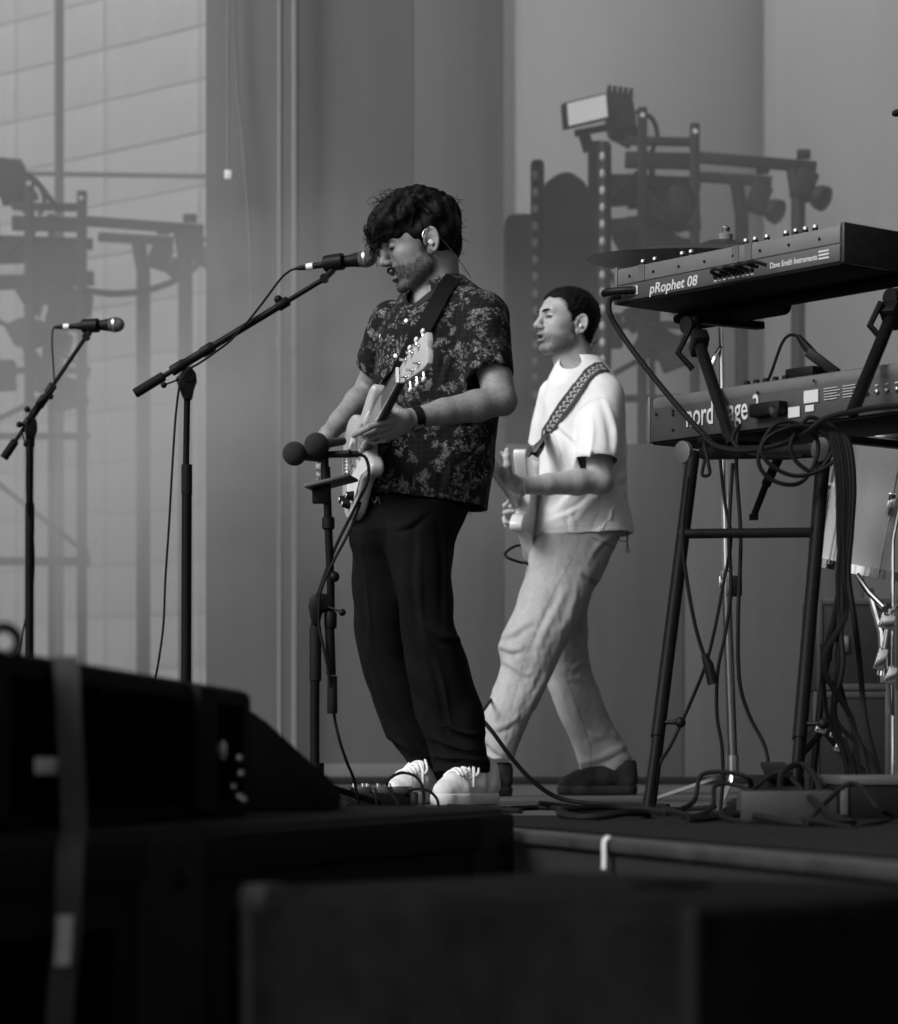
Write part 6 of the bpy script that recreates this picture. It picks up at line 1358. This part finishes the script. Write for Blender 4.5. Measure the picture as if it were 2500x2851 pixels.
v = v + n_ * ((.0016 + .003 * bot) * spec_noise(wv, 34, 18, 12, (1, 1, .6)) + .0010 * spec_noise(wv, 85, 19, 12, (1, 1, .6)) + .0006 * spec_noise(wv, 190, 20, 12, (1, 1, .7)))[:, None]
# seams and hem darker, thighs worn paler
pxv, pyv = v[:, 0] / v[:, 1] * F + 1250, HY - (v[:, 2] - CAMZ) / v[:, 1] * F
front = v[:, 1] < 9.34
sx = np.interp(pyv, [1490, 1560, 1640, 1740, 1840, 1960, 2090], [1618, 1592, 1545, 1500, 1458, 1425, 1402]); s1_ = smoothstep(4.5, 1.5, np.abs(pxv - sx)) * front * (.5 + .5 * (spec_noise(v, 300, 2) > -.2))
sx = np.interp(pyv, [1880, 1960, 2080], [1575, 1605, 1645]); s2_ = smoothstep(4, 1.5, np.abs(pxv - sx)) * (v[:, 1] > 9.36)
pk = (np.abs(pyv - 1605 - (pxv - 1625) * .55) < 9) * (pxv > 1615) * (pxv < 1668) * front * .6 + (np.abs(pyv - 1500 - (pxv - 1655) * .45) < 3) * (pxv > 1650) * (pxv < 1712) * front * .7
seam = np.clip(np.maximum.reduce([s1_ * .5, s2_ * .5, pk, .10 * smoothstep(.25, .9, spec_noise(v, 22, 41)) + .07 * smoothstep(0, 1, spec_noise(v, 60, 42))]), 0, 1)
jeans = quad_object('jeans', v, q, mat('pale_denim', .40, .85, var=.10, scale=35, bump=.4, bscale=900, attr='seam', v2=.13, spec=.15), Bm, attrs={'seam': seam})
# T-shirt
tor = [lp(985, 1560, 1665, 9.34, .072), lp(1002, 1548, 1672, 9.34, .085), lp(1025, 1540, 1692, 9.34, .115), lp(1050, 1528, 1716, 9.34, .145), lp(1080, 1518, 1732, 9.34, .17), lp(1124, 1512, 1738, 9.34, .175), lp(1180, 1511, 1738, 9.34, .17), lp(1300, 1504, 1740, 9.34, .172), lp(1394, 1496, 1750, 9.34, .174), lp(1457, 1486, 1760, 9.34, .186), lp(1490, 1480, 1764, 9.34, .198), lp(1525, 1478, 1766, 9.34, .202)]
sl_a, sl_b = P(1682, 1108, 9.20), P(1664, 1268, 9.12); fr_a, fr_b = P(1548, 1100, 9.5), P(1520, 1240, 9.58)
sl_n = Vector((-.10, -.16, -1)).normalized(); fr_n = (fr_b - fr_a).normalized()
def tshirt(g, ext):
    lo, hi = P(1450, 1515, 9.3), P(1785, 965, 9.3); f = Field((lo.x, 8.98, lo.z), (hi.x, 9.72, hi.z), .0034)
    f.loft(tor, .02, 2.4, grow=g, zhi=P(0, 996, 9.34).z + ext, zlo=P(0, 1515, 9.3).z - .02)
    f.cone(sl_a, sl_b, .068 + g, .074 + g, .05, cut=[(P(1660, 1278, 9.12) + sl_n * ext, sl_n)])
    f.cone(fr_a, fr_b, .062 + g, .066 + g, .028, cut=[(fr_b + fr_n * ext, fr_n)])
    f.halfspace(P(1620, 1495, 9.34) + Vector((0, 0, -ext)), Vector((.06, 0, -1)).normalized()); return f
o_ = tshirt(0, 0); i_ = tshirt(-.009, .03); 
o_.chain(PP([(1690, 1262, 9.10), (1640, 1265, 9.05), (1604, 1270, 9.10)]), [.006, .008, .006], .012)
o_.F = np.maximum(o_.F, -i_.F); del i_
o_.ell(P(1588, 1004, 9.25), (.036, .09, .034), k=.006, op='s')
v, q = o_.surface(); del o_; v = smooth_mesh(v, q, 2); n_ = normals(v, q)
wv = v + .03 * np.stack([spec_noise(v, 10, 61 + i) for i in range(3)], 1)
v = px_folds(v, n_, [(1690, 1120, 1722, 1280, 9, .008), (1640, 1150, 1648, 1275, 8, .007), (1612, 1160, 1622, 1280, 7, .006), (1748, 1300, 1610, 1452, 11, .011), (1745, 1370, 1660, 1478, 10, .011), (1705, 1288, 1560, 1412, 10, .008), (1556, 1165, 1606, 1245, 8, .007), (1540, 1200, 1590, 1310, 8, .007), (1640, 1390, 1540, 1455, 8, .006), (1735, 1180, 1742, 1300, 8, .008), (1600, 1420, 1590, 1485, 8, .005), (1700, 1400, 1710, 1480, 8, .006)])
n_ = normals(v, q)
amp = .0022 + .002 * smoothstep(1.25, .95, v[:, 2])
v = v + np.stack([n_[:, 0], n_[:, 1], n_[:, 2] * .3], 1) * (amp * spec_noise(wv, 24, 22, 10, (1, 1, .4)) + .0012 * spec_noise(wv, 60, 24, 10, (1, 1, .6)))[:, None]
pyv = HY - (v[:, 2] - CAMZ) / v[:, 1] * F; pxv = v[:, 0] / v[:, 1] * F + 1250
hemd = P(1620, 1495, 9.34).z + (v[:, 0] - P(1620, 1495, 9.34).x) * .06
st_ = .30 * (np.abs(v[:, 2] - hemd - .022) < .0018)
sw = .22 * (np.abs(pyv - np.interp(pxv, [1600, 1640, 1680, 1735], [1150, 1118, 1106, 1140])) < 2.2) * (pxv > 1605) * (pxv < 1735) * (v[:, 1] < 9.25)
tee = quad_object('t_shirt', v, q, mat('white_cotton', .72, .85, var=.035, scale=30, bump=.2, bscale=1200, attr='seam', v2=.35, spec=.15), Bm, attrs={'seam': st_ + sw})
tree_t = BVHTree.FromPolygons([Vector(c) for c in v], [tuple(int(i) for i in f) for f in q])
# neck band, necklaces, bracelet
nb_ = curve(PP([(1549, 1034, 9.27), (1556, 1046, 9.235), (1580, 1050, 9.222), (1612, 1036, 9.228), (1638, 1014, 9.25), (1652, 998, 9.29)]), 6)
MB().tube(nb_, .0085, 8, flat=.6).build('neck_band', mat('rib_cotton', .74, .85), tee)
nk = MB(); 
for p in curve(PP([(1555, 1032, 9.26), (1562, 1044, 9.24), (1580, 1047, 9.232), (1604, 1032, 9.236), (1625, 1010, 9.25), (1642, 990, 9.275)]), 9): nk.ball(p, .0030, 6, 5)
nk.build('bead_necklace', mat('beads', .42, .4, var=.5, scale=300), Bm)
MB().tube(curve(PP([(1552, 1058, 9.235), (1560, 1072, 9.212), (1572, 1070, 9.206), (1590, 1052, 9.21)]), 6), .0012, 5).build('chain', M_steel, Bm)
c = LE.lerp(LW, .99); Rb = frame(LW - LE); bb = MB()
for k in range(26): a = 2 * math.pi * k / 26; bb.ball(c + Rb @ Vector((.006 * math.sin(a), .0295 * math.cos(a), .0295 * math.sin(a) - .002)), .0034, 6, 5)
bb.build('bracelet', mat('bracelet_metal', .6, .3, metal=1), Bm)
MB().tube(curve(PP([(1715, 1478, 9.25), (1722, 1500, 9.24), (1738, 1508, 9.24), (1748, 1502, 9.24), (1744, 1480, 9.25), (1748, 1520, 9.24), (1752, 1534, 9.24), (1744, 1536, 9.24), (1746, 1512, 9.24)])), .0015, 5).build('pack_wire', M_rubber, Bm)
M_vans = mat('black_canvas', .014, .8, var=.3, bump=.2, bscale=500); M_vsole = mat('black_rubber_sole', .020, .6)
shoe(Bm, (P(1546, HY, 9.36).x, 9.36, 0), (P(1776, HY, 9.40).x, 9.40, 0), .285, 'shoe', M_vans, M_vsole, laces=False, panels=True) if False else shoe(Bm, (P(1546, HY, 9.42).x, 9.42, 0), (P(1776, HY, 9.46).x, 9.46, 0), .285, 'shoe', M_vans, M_vsole, laces=False, panels=False)
shoe(Bm, (P(1262, HY, 9.10).x, 9.10, 0), (P(1425, HY, 9.20).x, 9.20, 0), .27, 'shoe', M_vans, M_vsole, laces=False, panels=False)

# ------------------------------------------------------------------ his guitar
bc = P(1474, 1420, 9.24); nx = Vector((-.25, -.93, .27)).normalized(); gm = Vector((-.955, .27, .03)); gm = (gm - nx * gm.dot(nx)).normalized(); gw = nx.cross(gm).normalized()
if gw.z > 0: gw = -gw
G2 = thing('electric_guitar', 'white electric guitar seen edge-on at the striding man\'s hip', 'guitar', bc, 'guitars')
gq = lambda a, b, c: bc + nx * a + gw * b + gm * c
O2 = [(-.20, 0), (-.19, .08), (-.14, .145), (-.07, .150), (-.01, .118), (.04, .100), (.09, .11), (.14, .125), (.16, .105), (.14, .07), (.10, .045), (.085, .0), (.10, -.045), (.15, -.075), (.20, -.118), (.192, -.142), (.12, -.138), (.04, -.108), (-.01, -.122), (-.07, -.152), (-.14, -.145), (-.19, -.08)]
O2 = [(x * 1.0, y * 1.0) for x, y in O2]; ol = outline(O2); MB().prism([gq(p.x, p.y, .022) for p in ol], gm * -.044).build('body', mat('white_lacquer', .62, .16, var=.03, spec=.6), G2, bev=.019, seg=5, smooth=60)
MB().beam(gq(.08, 0, .022), gq(.62, 0, .030), .05, .024, up=gm).build('neck', mat('maple_neck', .35, .4), G2, bev=.006)
MB().prism([gq(.62, -.02, .02), gq(.64, -.04, .018), (gq(.79, -.045, .012)), gq(.80, .0, .012), gq(.68, .03, .018), gq(.62, .02, .02)], gm * .014).build('headstock', mat('maple_neck', .35, .4), G2, bev=.003)
for a in (.045, -.015, -.07): MB().box(gq(a, 0, .026), (.010, .036, .006), Matrix((nx, gw, gm)).transposed()).build('pickup', M_white, G2, bev=.003)
MB().box(gq(-.115, 0, .028), (.012, .04, .008), Matrix((nx, gw, gm)).transposed()).build('bridge', M_chrome, G2, bev=.003)
for k in range(6): MB().tube([gq(-.115, -.026 + .0104 * k, .037), gq(.62, -.018 + .0072 * k, .04)], .0007, 4).build('string', M_steel, G2)
# patterned strap
pts = [(1655, 1022), (1690, 1030), (1668, 1026), (1640, 1046), (1615, 1072), (1590, 1104), (1566, 1138), (1545, 1172), (1524, 1206), (1506, 1232)]
pts = [(1684, 1026), (1660, 1030), (1636, 1050), (1612, 1080), (1588, 1112), (1564, 1146), (1542, 1180), (1522, 1212)]
cs = [on_shirt(px, py, tree_t, 9) for px, py in pts]; cs = [(c + Vector(n2) * .006, n2) for c, n2 in cs if c is not None]
ps = [c for c, _ in cs] + PP([(1500, 1240, 9.13), (1482, 1266, 9.12)]); ns = [n2 for _, n2 in cs] + [Vector((-.4, -.9, 0))] * 2
ps = curve(ps, 5); nn = [ns[min(i // 5, len(ns) - 1)] for i in range(len(ps))]; ws = []; qn = []
for i, p in enumerate(ps):
    tt = (ps[min(i + 1, len(ps) - 1)] - ps[max(i - 1, 0)]).normalized(); n2 = Vector((nn[i].x, min(nn[i].y, -.6), nn[i].z)); w_ = tt.cross(n2).normalized(); ws.append(w_ * .0235); z_ = w_.cross(tt); qn.append(z_ if z_.y < 0 else -z_)
st2 = MB().ribbon(ps, ws, qn, .0025).build('strap', mat('woven_strap', .035, .8, var=.2), G2)
sb_ = MB(); acc = 0; last = ps[0]; mk = []
for i in range(1, len(ps)): 
    acc += (ps[i] - last).length; last = ps[i]
    if acc > .0165: acc = 0; mk.append(i)
M_weave = mat('woven_mark', .42, .8)
for j, i in enumerate(mk[:-1]):
    p = ps[i] + qn[i] * .0032; tt = (ps[min(i + 1, len(ps) - 1)] - ps[i - 1]).normalized(); w_ = ws[i].normalized(); Rm = Matrix((tt, w_, tt.cross(w_))).transposed()
    for s_, a in ((-1, .7), (1, -.7)):
        for t_ in (-1, 1): sb_.box(p + w_ * (.0085 * s_) + tt * (.0025 * t_ * s_), (.0062, .0022, .0006), Rm @ Matrix.Rotation(a * t_, 3, 'Z'))
    sb_.box(p + tt * .008, (.0022, .0045, .0006), Rm)
sb_.build('woven_pattern', M_weave, st2)
MB().ribbon(curve(PP([(1518, 1214, 9.128), (1498, 1240, 9.118), (1480, 1268, 9.112)]), 4), [Vector((.017, -.004, .012))] * 9, [Vector((-.2, -.95, .2))] * 9, .006).build('strap_end', mat('strap_leather', .028, .5), st2, bev=.001)
MB().lathe([(0, .006), (.006, .006), (.008, .004)], P(1482, 1262, 9.105), (-.2, -.95, .1), 12).build('strap_button', M_black, st2)
cable('guitar_lead', PP([(1456, 1518, 9.25), (1436, 1520, 9.22), (1415, 1532, 9.2), (1406, 1545, 9.19), (1420, 1556, 9.18), (1450, 1566, 9.2), (1470, 1572, 9.24), (1480, 1620, 9.30), (1470, 1760, 9.46), (1440, 1850, 9.52), (1400, 1890, 9.4), (1372, 1940, 9.2), (1340, 1985, 8.95), (1285, 2040, 8.65)]), .0048, M_rubber, 'thin lead looping out of the white guitar beside the jeans', 'cable', sub=5)
